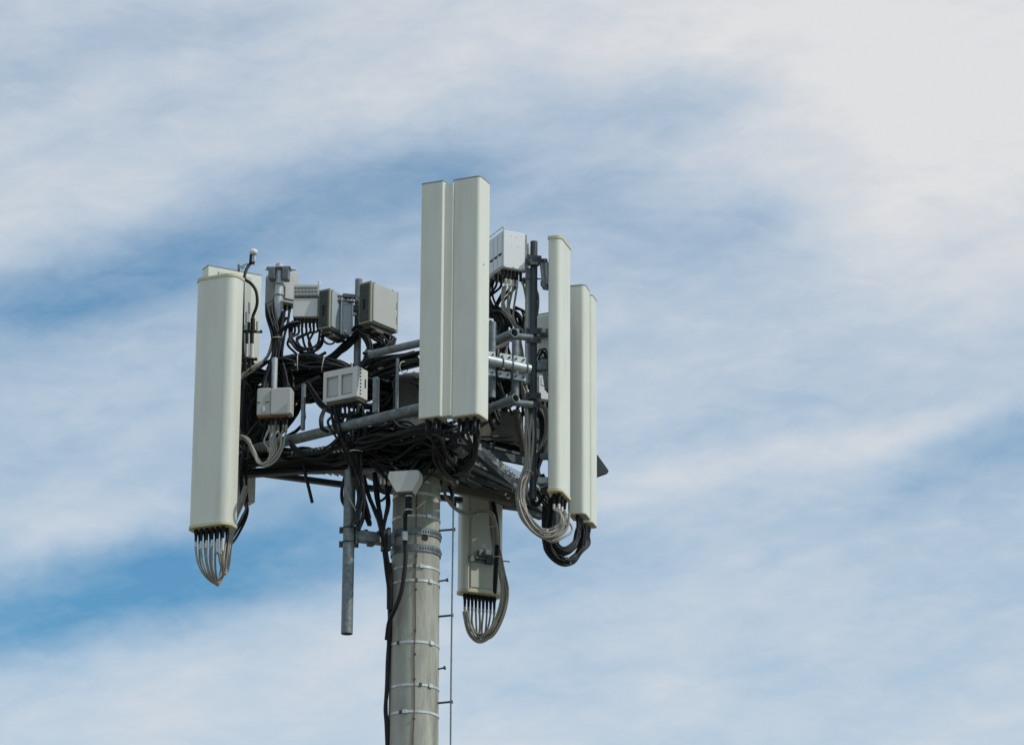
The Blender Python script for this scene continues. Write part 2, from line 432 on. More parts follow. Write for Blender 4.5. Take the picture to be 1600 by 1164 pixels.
# deck: triangle of bar grating with edge channels
V0 = A + Vector((.02,.06,-.05)); V1 = PZ(716, 655, Z_L) + Vector((0,0,-.05)); V2 = Cc + Vector((.05,.1,-.05))
tri = [V0, V1, V2]; cen = (V0+V1+V2)/3
def clip(p, d):                                           # segment of the line p + t d inside the deck triangle
    lo, hi = -9, 9
    for i in range(3):
        a = tri[i]; b = tri[(i+1) % 3]; e = b-a; n = Vector((-e.y, e.x, 0)).normalized()
        if n.dot(cen-a) < 0: n = -n
        den = n.dot(d); num = n.dot(a-p)
        if abs(den) < 1e-9:
            if num > 0: return None
        elif den > 0: lo = max(lo, num/den)
        else: hi = min(hi, num/den)
    return (p+d*lo, p+d*hi) if hi-lo > .02 else None
gr = MB(); d1 = (V1-V0).normalized(); d2 = Vector((-d1.y, d1.x, 0))
for k in range(-70, 71):
    c = clip(cen + d1*k*.036, d2)
    if c and Vector(((c[0]+c[1])/2)).length:
        a, b = c; 
        mid = (a+b)/2; gr.box(mid, ((b-a).length, .005, .032), rotz(math.atan2((b-a).y, (b-a).x)))
for k in range(-30, 31):
    c = clip(cen + d2*k*.075, d1)
    if c: a, b = c; gr.box((a+b)/2+Vector((0,0,.014)), ((b-a).length, .006, .007), rotz(math.atan2((b-a).y, (b-a).x)))
gr.build('deck_grating', M['grate'], plat, world=True, kind='stuff')
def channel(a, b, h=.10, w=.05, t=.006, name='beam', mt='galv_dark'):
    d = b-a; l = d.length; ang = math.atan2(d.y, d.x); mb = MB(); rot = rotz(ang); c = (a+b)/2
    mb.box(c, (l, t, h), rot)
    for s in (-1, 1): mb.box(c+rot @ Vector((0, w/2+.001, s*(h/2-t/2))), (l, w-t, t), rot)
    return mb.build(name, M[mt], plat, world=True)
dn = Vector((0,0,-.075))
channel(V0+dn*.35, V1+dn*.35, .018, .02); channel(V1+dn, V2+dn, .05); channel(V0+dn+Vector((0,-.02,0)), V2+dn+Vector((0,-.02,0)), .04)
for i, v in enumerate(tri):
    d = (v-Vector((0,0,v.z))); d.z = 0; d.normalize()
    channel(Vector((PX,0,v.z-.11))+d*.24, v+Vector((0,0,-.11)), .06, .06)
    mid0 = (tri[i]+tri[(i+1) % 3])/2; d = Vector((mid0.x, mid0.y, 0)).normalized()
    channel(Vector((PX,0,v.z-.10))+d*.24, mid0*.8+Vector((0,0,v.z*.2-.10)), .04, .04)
# hub round the pole
hb = MB().ring((PX,0,Z_L-.30), .20, .26, .05, seg=32); hb.build('hub', M['galv_dark'], plat, world=True)
hb = MB().ring((PX,0,Z_L-.31), .20, .012, .13, seg=32); hb.build('hub_flange', M['galv_dark'], plat, world=True)
# rear plates and beams on the right, seen under the rail
MB().box(P(779, 665, .55), (.40, .008, .25), rotz(R(8))).build('side_plate', M['plate'], plat, world=True)
pipe(P(746, 683, .45), P(815, 681, .6), .010, 'rod', 'galv_dark', hollow=False)
for (x0,y0,x1,y1,Y0,Y1,h) in ((742,714,820,712,.35,.6,.06),(742,704,822,702,.4,.7,.02)):
    a = P(x0,y0,Y0); b = P(x1,y1,Y1); mb = MB(); mb.box((a+b)/2, ((b-a).length,.04,h), rotz(math.atan2((b-a).y,(b-a).x))); mb.build('beam', M['galv_dark'], plat, world=True)
pipe(P(718, 722, -.1), P(828, 772, .9), .034, 'brace', 'galv')
pipe(P(806, 640, .3), P(819, 705, .45), .030, 'brace', 'plate')
pipe(P(766, 640, .6), P(790, 612, .3), .024, 'brace', 'galv_dark')
pipe(P(744, 670, .2), P(806, 628, .2), .016, 'brace', 'galv_dark')
# small grating piece under the right side
gg = MB()
for k in range(12):
    a = P(783+k*3, 722+k*1.6, .75); b = P(792+k*3, 748+k*1.5, .75); gg.tube([a, b], .0022, 4)
for k in range(6):
    a = P(783+k*1.6, 723+k*4.4, .76); b = P(818+k*1.6, 741+k*4.4, .76); gg.tube([a, b], .0022, 4)
gg.build('mesh_guard', M['grate'], plat, world=True, kind='stuff')
# olive channel along the lower right
a = P(684, 758, .2); b = P(800, 782, .9); mb = MB(); mb.box((a+b)/2, ((b-a).length,.05,.07), Matrix.Rotation(math.atan2((b-a).y,(b-a).x),3,'Z') @ Matrix.Rotation(-math.asin((b-a).z/(b-a).length),3,'Y'), .003); mb.build('edge_channel', M['plate'], plat, world=True)

# ------------------------------------------------------------ vertical mounting pipes
def vpipe(label, px0, py0, px1, py1, Y, r, mt='galv', extra=None, hollow=True):
    top = P(px0, py0, Y); bot = P(px1, py1, Y); x = (top.x+bot.x)/2
    t = thing('mounting_pipe', label, 'pipe', (x, Y, bot.z), 0, 'upright mounting pipes')
    mb = MB(); (mb.hollow if hollow else mb.cyl)((0,0,0), (0,0,top.z-bot.z), r); mb.build('tube', M[mt], t)
    if extra: extra(t, top.z-bot.z)
    return t
def ubolt(parent, z, r, ang=0, mt='bolt', plate=True):    # clamp round an upright pipe (parent-local)
    mb = MB(); rot = rotz(ang)
    pts = [rot @ Vector(p) + Vector((0,0,z)) for p in ((-r-.006, .075, 0), (-r-.006, 0, 0), (-r*.72, -r*.72, 0), (0, -r-.007, 0), (r*.72, -r*.72, 0), (r+.006, 0, 0), (r+.006, .075, 0))]
    mb.tube(pts, .0055, 6, 5)
    if plate: mb.box(rot @ Vector((0, r+.012, 0))+Vector((0,0,z)), (r*2+.06, .010, .05), rot, .002)
    mb.build('u_bolt', M[mt], parent)
def ex(*zs, r=.03, ang=0, mt='bolt'):
    def f(t, h):
        for z in zs: ubolt(t, z, r, ang, mt)
    return f
zof = lambda px0, py, t: P(px0, py, t.location.y).z - t.location.z

# the long dark pipe beside the thin right panel
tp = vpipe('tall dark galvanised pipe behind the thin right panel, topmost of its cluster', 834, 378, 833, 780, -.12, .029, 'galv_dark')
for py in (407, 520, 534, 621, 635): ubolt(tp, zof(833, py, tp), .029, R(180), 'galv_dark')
a = MB(); zc = zof(833, 410, tp)
a.box((0,0,zc), (.10,.085,.035), rotz(R(10)), .004); a.box((0,-.05,zc-.03), (.06,.03,.02)); a.build('clamp', M['galv'], tp)
for dz, x0 in ((.004,-.16), (-.045,-.13)): MB().cyl((x0,.03,zc+dz), (.03,.03,zc+dz), .006, 8).build('threaded_rod', M['bolt'], tp)
tp2 = vpipe('pale pipe carrying the white unit behind the dark pipe', 825, 382, 825, 600, -.02, .024, 'galv_light')
ubolt(tp2, zof(825, 400, tp2), .024, 0, 'bolt'); ubolt(tp2, zof(825, 437, tp2), .024, 0, 'bolt')
vp = vpipe('short grey pipe next to the central pair of panels', 770, 504, 768, 622, -.35, .030, 'galv')
vp2 = vpipe('short grey pipe between the cross arm plates left of the dark pipe', 806, 515, 805, 631, -.30, .030, 'galv')
vpl = vpipe('light pipe with heavy clamp rising behind the left panel', 436, 413, 434, 545, .10, .032, 'galv_light')
h0 = zof(436, 421, vpl)
MB().box((0,-.005,h0), (.19,.10,.012), rotz(R(-8)), .002).build('clamp', M['galv'], vpl)
for s in (-1, 1):
    mb = MB(); mb.box((s*.055,-.02,h0-.05), (.05,.09,.10), rotz(R(-8)), .004)
    for k in range(3): mb.box((s*.055+(k-1)*.016,-.068,h0-.05), (.006,.008,.07), rotz(R(-8)))
    mb.build('clamp', M['galv'], vpl)
MB().cyl((-.11,-.03,h0-.015), (.13,-.03,h0-.015), .006, 8).build('threaded_rod', M['bolt'], vpl)
ubolt(vpl, zof(436, 462, vpl), .032, 0, 'bolt', False); ubolt(vpl, zof(436, 445, vpl), .032, 0, 'bolt', False)
vc = vpipe('grey pipe standing between the two louvred units', 561, 437, 557, 600, .12, .029, 'galv')
vs2 = vpipe('pale short pipe holding the small grey unit', 427, 560, 428, 706, -.10, .024, 'galv_light')
# hanging pipe with bracket to the pole
top = P(550, 648, -.25); bot = P(542, 990, -.25)
hp = thing('hanging_pipe', 'long grey pipe hanging left of the pole, open lower end', 'pipe', ((top.x+bot.x)/2-.003, -.25, bot.z), 0)
zj = P(548, 735, -.25).z-bot.z; zT = top.z-bot.z
MB().hollow((0,0,0), (0,0,zj), .045, .006, 28).build('tube', M['galv'], hp)
MB().hollow((.014,0,zj-.05), (.014,0,zT), .030, .004, 22).build('inner_tube', M['galv_light'], hp)
MB().cyl((.014,0,zT-.02),(.014,-.002,zT+.02), .036, 18).build('collar', M['galv'], hp)
for py in (825, 847): ubolt(hp, P(545, py, -.25).z-bot.z, .045, 0, 'galv_dark')
for py in (690, 700): ubolt(hp, P(545, py, -.25).z-bot.z, .032, R(20), 'bolt', False)
br = thing('pole_bracket', 'horizontal steel bracket joining the hanging pipe to the pole collars', 'bracket', P(585, 842, -.17))
a = P(556, 838, -.22); b = P(614, 844, -.10); d = b-a; rot = rotz(math.atan2(d.y, d.x)); c = (a+b)/2
MB().box(c, (d.length, .075, .085), rot, .004).build('arm', M['galv'], br, world=True)
MB().box(a+Vector((-.012,0,0)), (.014,.11,.15), rot, .003).build('end_plate', M['galv'], br, world=True)
MB().box(P(603, 843, -.12), (.03,.14,.16), rot, .003).build('end_plate', M['galv_dark'], br, world=True)
for (px, py, w) in ((571, 830, .03), (579, 851, .05), (603, 858, .07), (592, 831, .02)):
    MB().box(P(px, py, -.2), (w, .05, .02), rot, .003).build('lug', M['galv_dark'], br, world=True)

# cross arm on the right with bolted plates
ca = thing('cross_arm', 'bright horizontal pipe with bolted plates right of the central panels', 'bracket', P(790, 568, -.42))
a = P(752, 560, -.52); b = P(828, 577, -.36)
MB().hollow(a, b, .036, .005, 26).build('tube', M['galv_light'], ca, world=True)
d = (b-a).normalized(); ang = math.atan2(d.y, d.x)
for (px, py) in ((764, 552), (790, 556), (812, 560), (764, 579), (788, 583), (812, 587)):
    t_ = (px-752)/76; c = a.lerp(b, t_); zc = P(px, py, c.y).z
    pl = MB().box((c.x, c.y+.035, zc), (.105, .010, .055), rotz(ang), .003); o = pl.build('plate', M['galv_light'], ca, world=True)
    for s in (-1, 1):
        q = Vector((c.x, c.y+.026, zc)) + rotz(ang) @ Vector((s*.032, 0, 0)); e = rotz(ang) @ Vector((0,-.014,0))
        MB().cyl(q, q+e, .009, 6).build('bolt', M['galv_dark'], ca, world=True)
for t_ in (.06, .42, .62, .92):
    c = a.lerp(b, t_); mb = MB(); e1 = rotz(ang) @ Vector((0,1,0)); pts = []
    for k in range(9):
        u = math.pi*k/8 - math.pi/2; pts.append(c - e1*math.cos(u)*.042 + Vector((0,0,math.sin(u)*.042)))
    mb.tube(pts, .0045, 6, 3); mb.build('u_bolt', M['galv'], ca, world=True)

# ------------------------------------------------------------ panel antennas
def panel(label, ct, cb, Y, yaw, W, D, rf, rb, style='plain', conn=(0,), back=False, group=None, ncr=1, crx=0.0, boots=.12, name='panel_antenna'):
    """ct/cb: pixel of the footprint's centre at top and bottom"""
    top = P(ct[0], ct[1], Y); bot = P(cb[0], cb[1], Y); H = top.z-bot.z
    t = thing(name, label, 'antenna', ((top.x+bot.x)/2, Y, bot.z), R(yaw), group or 'panel antennas on the mast')
    prof = rrect(W, D, rf, rb, 8)
    if style == 'trim':
        MB().prism(prof, .022, H-.022, True, False).build('radome', M['radome'], t)
        for z0, z1, nm in ((H-.022, H, 'top_cap'), (0, .022, 'bottom_cap')):
            mb = MB(); big_ = rrect(W+.012, D+.012, rf+.004, rb+.002, 8); mb.prism(big_, z0, z1, True, True)
            mb.build(nm, M['trim'], t)
    else:
        MB().prism(prof, .008, H-.006, True, False).build('radome', M['radome'], t)
        MB().prism(rrect(W+.004, D+.004, rf+.002, rb+.002, 8), H-.006, H+.002, True, True).build('top_cap', M['edge'], t)
        MB().prism(rrect(W-.001, D-.001, rf, rb, 8), 0, .008, True, True).build('bottom_cap', M['bottom'], t)
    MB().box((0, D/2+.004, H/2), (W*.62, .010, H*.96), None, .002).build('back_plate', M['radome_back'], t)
    pts = []
    for k in range(conn[0]):
        row = k % ncr; col_ = k//ncr; nc = max(1, (conn[0]+ncr-1)//ncr)
        x = -W*.40 + W*.8*(col_+.5)/nc; y = (-D*.18 + D*.36*row) if ncr > 1 else 0
        mb = MB().cyl((x,y,.002), (x,y,-.045), .0145, 12); mb.cyl((x,y,-.012), (x,y,-.028), .018, 6); 
        mb.build('connector', M['boot'], t)
        if boots: MB().cyl((x,y,-.04), (x,y,-boots), .0125, 10, .0095).build('boot', M['boot'], t)
        pts.append(Vector((t.location.x, t.location.y, t.location.z)) + rotz(R(yaw)) @ Vector((x, y, -max(boots, .045)+.006)))
    for zf in (.16, .84):
        mb = MB(); mb.box((0, D/2+.03, H*zf), (.12,.045,.06), None, .004); mb.box((0, D/2+.075, H*zf), (.05,.05,.045), None, .003); mb.build('bracket', M['galv'], t)
    return t, pts

PL, plc = panel('large cream panel with buff end caps, leftmost of the mast', (343,436), (331,826), -.30, -26, .355, .165, .075, .02, 'trim', (12,), ncr=2, boots=.105)
PC1, pc1 = panel('left panel of the tall central pair', (681,289.5), (677,656), -1.42, -26, .185, .13, .012, .02, 'plain', (4,), ncr=2, boots=.0)
MB().box((.1255,.010,.93), (.066,.085,1.845), None, 0.0).build('side_cover', M['radome'], PC1)
PC2, pc2 = panel('right panel of the tall central pair, highest of all', (736.5,285), (733,655), -1.46, -26, .235, .19, .03, .02, 'plain', (6,), ncr=2, boots=.0)
for zf, xx in ((.62,.3),):
    MB().cyl((.1185,-.02,1.2), (.1215,-.02,1.2), .006, 8).build('screw', M['bolt'], PC2)
PR1, pr1 = panel('thin edge-on panel with buff caps right of the dark pipe', (875,379), (874,776), -.15, 72, .31, .105, .045, .015, 'trim', (6,), ncr=2, boots=.09)
PR2, pr2 = panel('nearer panel of the pair at the right end', (906,452), (904.5,808), .55, 74, .195, .14, .035, .02, 'plain', (5,), ncr=1, boots=.10)
PR3, pr3 = panel('farther panel of the pair at the right end, rightmost antenna', (918,467), (916.5,821), .80, 74, .18, .13, .03, .02, 'plain', (4,), ncr=1, boots=.10)
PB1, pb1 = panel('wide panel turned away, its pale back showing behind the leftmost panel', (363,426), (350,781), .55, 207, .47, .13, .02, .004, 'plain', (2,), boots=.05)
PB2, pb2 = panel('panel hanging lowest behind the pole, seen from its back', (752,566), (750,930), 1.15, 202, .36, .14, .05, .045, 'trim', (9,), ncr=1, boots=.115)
# extra panels seen as slivers on the right
PG, pg = panel('grey panel back partly hidden behind the thin right panel', (858,492), (857,700), 1.0, 150, .22, .10, .02, .01, 'plain', (0,))
# lower bracket, sticker on the low panel
def local_box(t, c, size, nm, mt, bev=.002, label=None):
    o = MB().box(c, size, None, bev).build(nm, M[mt], t)
    if label: o['label'] = label
    return o
local_box(PB2, (.05,.085,.27), (.17,.012,.05), 'clamp_plate', 'galv'); local_box(PB2, (-.04,.105,.275), (.07,.05,.07), 'clamp', 'galv_dark')
MB().cyl((.08,.115,.275),(-.21,.115,.275), .006, 8).build('threaded_rod', M['bolt'], PB2)
local_box(PB2, (-.0,.080,.39), (.045,.004,.05), 'sticker', 'sticker')
MB().tube([(.125,.082,0.02),(.127,.082,.8)], .003, 4).build('seam', M['edge'], PB2)

# hinged tilt bracket between dark pipe and thin panel
tb = thing('tilt_bracket', 'folding galvanised tilt bracket at the top of the thin right panel', 'bracket', P(850, 440, -.1))
for (x0, x1) in ((847.5, 851.5), (855, 857.5)):
    a = P(x0, 410, -.12); b = P(x1+.5, 448, -.10); mb = MB(); rt_ = align((b-a).normalized())
    mb.box((a+b)/2, (.022,.05,(b-a).length), rt_, .003); mb.build('arm', M['galv_light'], tb, world=True)
MB().cyl(P(851, 449, -.16), P(858, 450, -.04), .022, 12).build('pivot', M['galv'], tb, world=True)
MB().box(P(846, 409, -.1), (.09,.06,.035), None, .003).build('head', M['galv'], tb, world=True)
for (px, py) in ((848, 407), (854, 408)): MB().cyl(P(px, py, -.15), P(px, py, -.12), .011, 6).build('bolt', M['galv_dark'], tb, world=True)
MB().cyl(P(836, 436, -.1), P(848, 436, -.1), .007, 8).build('threaded_rod', M['bolt'], tb, world=True)
tb2 = thing('tilt_bracket', 'slanted galvanised tilt bracket halfway down the thin right panel', 'bracket', P(852, 600, -.1))
for x0 in (848, 853):
    a = P(x0, 562, -.12); b = P(x0+7, 610, -.06); rt_ = align((b-a).normalized())
    MB().box((a+b)/2, (.02,.05,(b-a).length), rt_, .003).build('arm', M['galv_light'], tb2, world=True)
MB().box(P(847, 573, -.1), (.09,.08,.08), None, .006).build('head', M['galv'], tb2, world=True)
MB().cyl(P(857, 610, -.12), P(858, 611, -.02), .02, 12).build('pivot', M['galv_dark'], tb2, world=True)
tb3 = thing('tilt_bracket', 'low galvanised clamp between dark pipe foot and thin right panel', 'bracket', P(848, 755, -.1))
MB().box(P(848, 752, -.1), (.09,.07,.055), None, .008).build('head', M['galv_light'], tb3, world=True)
MB().box(P(851, 765, -.08), (.07,.05,.06), None, .008).build('arm', M['galv_dark'], tb3, world=True)
MB().cyl(P(838, 764, -.14), P(858, 757, -.14), .006, 8).build('threaded_rod', M['bolt'], tb3, world=True)

# ------------------------------------------------------------ radio units
def unit_root(label, px, py, Y, yaw, name='radio_unit', cat='radio unit', group='remote radio units'):
    return thing(name, label, cat, P(px, py, Y), R(yaw), group)
def conns(t, xs, y, z=0, r=.011, l=.05, mt='boot'):
    out = []
    for x in xs:
        MB().cyl((x,y,z+.002), (x,y,z-l), r, 10).build('connector', M[mt], t)
        out.append(t.location + rotz(t.rotation_euler.z) @ Vector((x,y,z-l+.004)))
    return out
# white unit right of the central pair
wu = unit_root('bright white boxy unit beside the top of the dark pipe', 789, 431, -.05, 24)
w, d, h = .192, .34, .315
MB().box((0,0,h/2), (w,d,h), None, .006).build('housing', M['white'], wu)
for k in range(4):                                        # ribbed left side
    MB().box((-w/2-.004, -d/2+.05+k*.078, h*.68), (.010,.066,h*.56), None, .003).build('side_cover', M['white'], wu)
    MB().box((-w/2-.004, -d/2+.05+k*.078, h*.19), (.010,.066,h*.30), None, .003).build('side_cover', M['white'], wu)
    MB().box((-w/2-.008, -d/2+.05+k*.078, h*.375), (.008,.030,.012)).build('latch', M['boot'], wu)
for (x, z) in ((-.03,.27),(.02,.27),(-.025,.19),(.03,.19)): MB().cyl((x,-d/2-.002,z),(x,-d/2-.001+.003,z), .004, 6).build('screw', M['bolt'], wu)
for x in (-.09, -.01, .075): MB().cyl((x,-d/2+.0,.008),(x,-d/2-.012,.008), .006, 6).build('screw', M['bolt'], wu)
MB().tube([(-w/2+.01,d/2-.05,h),(-w/2+.01,d/2-.05,h+.03),(-w/2+.01,-d/2+.03,h+.032),(-w/2+.012,-d/2+.02,h)], .006, 8, 6).build('handle', M['white'], wu)
MB().box((w/2+.012,-d/2+.04,h/2), (.02,.05,h*.98), None, .003).build('mount_rail', M['galv'], wu)
wuc = conns(wu, (-.08,-.048,-.016,.016,.048,.08), -d/2+.05, 0, .012, .075); wuc2 = conns(wu, (-.08,-.04,0,.04,.08), 0, 0, .014, .05)
# tall louvred unit
def louvred(label, px, py, Y, yaw, w, d, h, cover='unit'):
    t = unit_root(label, px, py, Y, yaw)
    MB().box((0,0,h/2), (w-.03, d-.01, h-.006), None, .004).build('housing', M[cover], t)
    for s in (-1, 1): MB().box((s*(w/2-.010), 0, h/2), (.022, d, h), None, .004).build('frame', M['olive'], t)
    mb = MB().box((0,-d/2-.003,h/2+.002), (w-.046, .012, h-.02), None, .004); mb.build('front_cover', M[cover], t)
    lv = MB(); lv.box((-w/2-.004,0,h*.5), (.010,d*.80,h*.90), None, .002); lv.build('grille', M['louvre'], t)
    for k in range(16):
        MB().box((-w/2-.010, 0, h*.08+k*h*.056), (.003, d*.76, .004), Matrix.Rotation(R(25), 3, 'Y')).build('slat', M['louvre'], t)
    MB().box((-w/2-.014, .0, h*.45), (.006, .016, h*.24), None, .001).build('handle', M['boot'], t)
    for (x, z) in ((-.4,.96),(.25,.96),(-.4,.04),(.3,.04)): MB().cyl((x*w,-d/2-.010,z*h),(x*w,-d/2-.006,z*h), .006, 6).build('screw', M['galv_dark'], t)
    for z in (.28,.62): MB().box((w/2-.03,-d/2-.010,z*h), (.010,.006,.06)).build('latch', M['olive'], t)
    mb = MB(); mb.box((0,.01,-.018), (w*.8,d*.75,.036), Matrix.Rotation(R(0),3,'Y'), .006); mb.build('base_tray', M['louvre'], t)
    MB().box((-.04,-.02,-.045), (.09,.07,.03), None, .006).build('cable_gland', M['plate'], t)
    return t
lu1 = louvred('grey unit with dark louvred side, right one of the two', 591, 514, .02, 50, .335, .125, .345)
lu2 = louvred('grey unit with dark louvred side, left one of the two', 522, 522, .06, 58, .30, .105, .33, 'unit_blue')
for z in (.05,.28): MB().cyl((.0,-.062,z),(.0,-.09,z), .016, 8).build('knob', M['offwhite'], lu2)
local_box(lu2, (.03,-.078,.165), (.012,.03,.30), 'mount_rail', 'offwhite')
bk = unit_root('blue-grey plate clamped between the two louvred units', 541, 523, .02, 12, 'mounting_plate', 'plate', None); del_g = None
MB().box((0,0,.145), (.075,.012,.29), None, .003).build('panel', M['unit_blue'], bk)
for s in (-1,1): MB().box((s*.045,-.008,.15), (.012,.03,.31), None, .003).build('flange', M['galv_light'], bk)
for (x,z) in ((.075,.30),(.075,.04),(-.01,.02),(.06,.17)): MB().cyl((x,-.03,z),(x,.0,z), .012, 8).build('bolt', M['galv_light'], bk)
for z in (.31,.27): MB().cyl((-.10,-.02,z),(.18,-.02,z), .007, 8).build('threaded_rod', M['galv_dark'], bk)
MB().box((.02,.01,.325), (.11,.05,.03), None, .004).build('clamp', M['galv_dark'], bk)
MB().box((.065,-.01,.22), (.03,.05,.05), None, .004).build('clamp', M['galv_dark'], bk)
# finned unit
fu = unit_root('finned grey unit with pale plate over its lower half', 479, 500, .05, -4)
w, d, h = .205, .13, .275
MB().box((0,.02,h/2), (w,d,h), None, .004).build('housing', M['unit'], fu)
MB().box((-.005,-d/2+.010,h*.29), (w*.95,.03,h*.56), None, .003).build('front_plate', M['offwhite'], fu)
for k in range(17): MB().box((-w/2+.012+k*.0113,-d/2+.006,h*.80), (.0045,.05,h*.36)).build('fin', M['unit'], fu)
for k in range(3): MB().box((0,-d/2-.019,h*(.68+k*.11)), (w*.98,.004,.008)).build('fin_bar', M['unit'], fu)
MB().box((w/2-.006,-.03,h+.018), (.02,.03,.045), None, .006).build('lifting_eye', M['offwhite'], fu)
fuc = conns(fu, [-.09+k*.03 for k in range(7)], -.03, 0, .011, .07)
# unit behind the left light pipe
ru = unit_root('pale unit clamped behind the light left pipe', 442, 478, .28, 28)
w, d, h = .20, .17, .27
MB().box((0,0,h/2), (w,d,h), None, .005).build('housing', M['unit'], ru)
for k in range(9): MB().box((-w/2-.012,-d/2+.018+k*.017,h*.5), (.024,.005,h*.9)).build('fin', M['unit'], ru)
MB().box((.07,-.03,h+.008), (.05,.03,.010), None, .003).build('lifting_eye', M['galv_dark'], ru)
MB().box((.02,-d/2-.006,h*.3), (.10,.012,h*.4), None, .003).build('front_plate', M['unit'], ru)
ruc = conns(ru, (-.07,-.03,.01,.05), -.02, 0, .012, .05)
# small two-part unit
su = unit_root('small blank grey unit with a rusty underside near the left panel', 431, 652, -.14, -10)
MB().box((-.088,0,.118), (.112,.10,.222), None, .008).build('filter_box', M['unit'], su)
MB().box((.050,-.012,.112), (.165,.11,.215), None, .008).build('housing', M['unit'], su)
for (x,z) in ((-.13,.11),(-.06,.11)): MB().box((x,-.052,z), (.03,.006,.006)).build('latch', M['louvre'], su)
MB().box((-.025,0,-.002), (.22,.095,.018), None, .004).build('base', M['rust'], su)
MB().box((-.085,-.053,.055), (.022,.006,.045), None, .002).build('label_plate', M['sticker'], su)
for x in (-.10,-.045,.02,.07,.10): MB().cyl((x,.0,.22),(x,.0,.245), .012, 8).build('gland', M['boot'], su)
suc = conns(su, (-.12,-.09,-.05,-.02,.02,.06,.085), 0, -.005, .011, .06)
# filter with two windows
fl = unit_root('off-white filter box with two recessed front windows', 540, 628, -.42, -33)
w, d, h = .315, .14, .245
MB().box((0,0.008,h/2), (w,d-.016,h), None, .006).build('housing', M['offwhite'], fl)
fr = MB()
for (c, s) in (((0,-d/2+.0,h*.90),(w,.018,h*.20)), ((0,-d/2,h*.06),(w,.018,h*.12)), ((-w*.455,-d/2,h*.46),(w*.09,.018,h*.68)), ((-.005,-d/2,h*.46),(w*.08,.018,h*.68)), ((w*.43,-d/2,h*.46),(w*.14,.018,h*.68))):
    fr.box(c, s)
fr.build('front_frame', M['offwhite'], fl)
for s in (-.23, .19): MB().box((w*s,-d/2+.010,h*.45), (w*.31,.006,h*.56), None, .002).build('window', M['unit'], fl)
for k in range(8): MB().box((w/2+.002,-.035,.03+k*.028), (.006,.016,.009)).build('slot', M['louvre'], fl)
MB().box((w/2+.004,.03,.13), (.004,.012,.07)).build('slot', M['louvre'], fl)
for k in range(7): MB().cyl((-w*.42+k*.045,.0,h-.002),(-w*.42+k*.045,0,h+.010), .008, 8).build('gland', M['galv'], fl)
MB().box((0,0,-.012), (w*.92,d*.8,.022), None, .006).build('base', M['plate'], fl)
flc = conns(fl, [-.12+k*.04 for k in range(7)], -.01, -.02, .012, .04)
# white box hidden at the right
wb = unit_root('white unit peeking between the dark pipe and the thin right panel', 848, 628, .45, 20)
MB().box((0,0,.10), (.12,.12,.20), None, .006).build('housing', M['white'], wb); wbc = conns(wb, (-.04,0,.04), 0, 0, .010, .05)
MB().box((.0,-.062,.15), (.08,.006,.07), None, .003).build('front_plate', M['white'], wb)
# white junction box under the platform
jb = unit_root('white tapered junction box under the platform against the pole', 634, 771, -.40, -14, 'junction_box', 'box', None)
prof = [(-.128,.115),(-.118,.165),(.10,.165),(.118,.155),(.118,.10),(.062,.0),(-.062,0)]
vs = [(x, -.06, z) for x, z in prof] + [(x, .06, z) for x, z in prof]; n = len(prof)
MB().add(vs, [tuple(range(n-1,-1,-1)), tuple(range(n,2*n))]+[(i,(i+1)%n,n+(i+1)%n,n+i) for i in range(n)]).build('housing', M['offwhite'], jb)
MB().box((.0,0,-.006), (.12,.10,.012), None, .003).build('base', M['plate'], jb)
jbc = conns(jb, (.025,), 0, -.01, .027, .15)
MB().ring(Vector((.025,0,-.03)), .027, .010, .003, seg=20).build('strap', M['steel_band'], jb)
MB().ring(Vector((.025,0,-.14)), .027, .010, .003, seg=20).build('strap', M['steel_band'], jb)
# old lamp-like fitting with tan tape
ft = unit_root('small grey splitter wrapped with tan tape under the platform', 604, 748, -.3, 10, 'splitter', 'splitter', None)
MB().box((0,0,.06), (.13,.08,.10), None, .012).build('housing', M['unit_blue'], ft)
MB().cyl((.03,-.03,-.06),(.015,-.03,.06), .022, 12, .026).build('tape', M['tan'], ft)
for k in range(3): MB().cyl((-.045+k*.03,-.01,.0),(-.045+k*.03,-.01,-.05), .011, 10).build('connector', M['gcable_light'], ft)
# GPS antenna on its arm
gp = thing('gps_antenna', 'small white mushroom-shaped antenna on a bent arm above the left panel', 'antenna', P(395, 412, -.05))
c = P(396, 398, -.05)
rows = [(.026,-.0),(.034,.010),(.036,.020),(.031,.034),(.018,.044),(.001,.047)]
vs = [(c.x+r*math.cos(2*math.pi*i/20), c.y+r*math.sin(2*math.pi*i/20), c.z+z) for r, z in rows for i in range(20)]
MB().add(vs, [(r*20+i, r*20+(i+1)%20, (r+1)*20+(i+1)%20, (r+1)*20+i) for r in range(5) for i in range(20)], True).add(vs, [tuple(range(19,-1,-1))]).build('dome', M['white'], gp, world=True)
MB().cyl(P(397.5, 399, -.05), P(397.5, 409, -.05), .010, 10).build('stem', M['galv_light'], gp, world=True)
MB().cyl(P(392.5, 398, -.07), P(391.5, 410, -.07), .012, 10).build('boot', M['boot'], gp, world=True)
MB().tube([P(373, 418, -.03), P(385, 413, -.04), P(396, 411, -.05)], .006, 8, 5).build('arm', M['galv_light'], gp, world=True)
MB().cyl(P(393, 411, -.05), P(398, 411, -.05), .014, 10).build('clamp', M['galv_dark'], gp, world=True)
MB().box(P(373, 419, -.05), (.018,.05,.05), None, .003).build('clamp_plate', M['galv'], gp, world=True)
MB().cyl(P(379, 418, -.09), P(379, 418, -.03), .016, 12).build('clamp', M['galv_light'], gp, world=True)
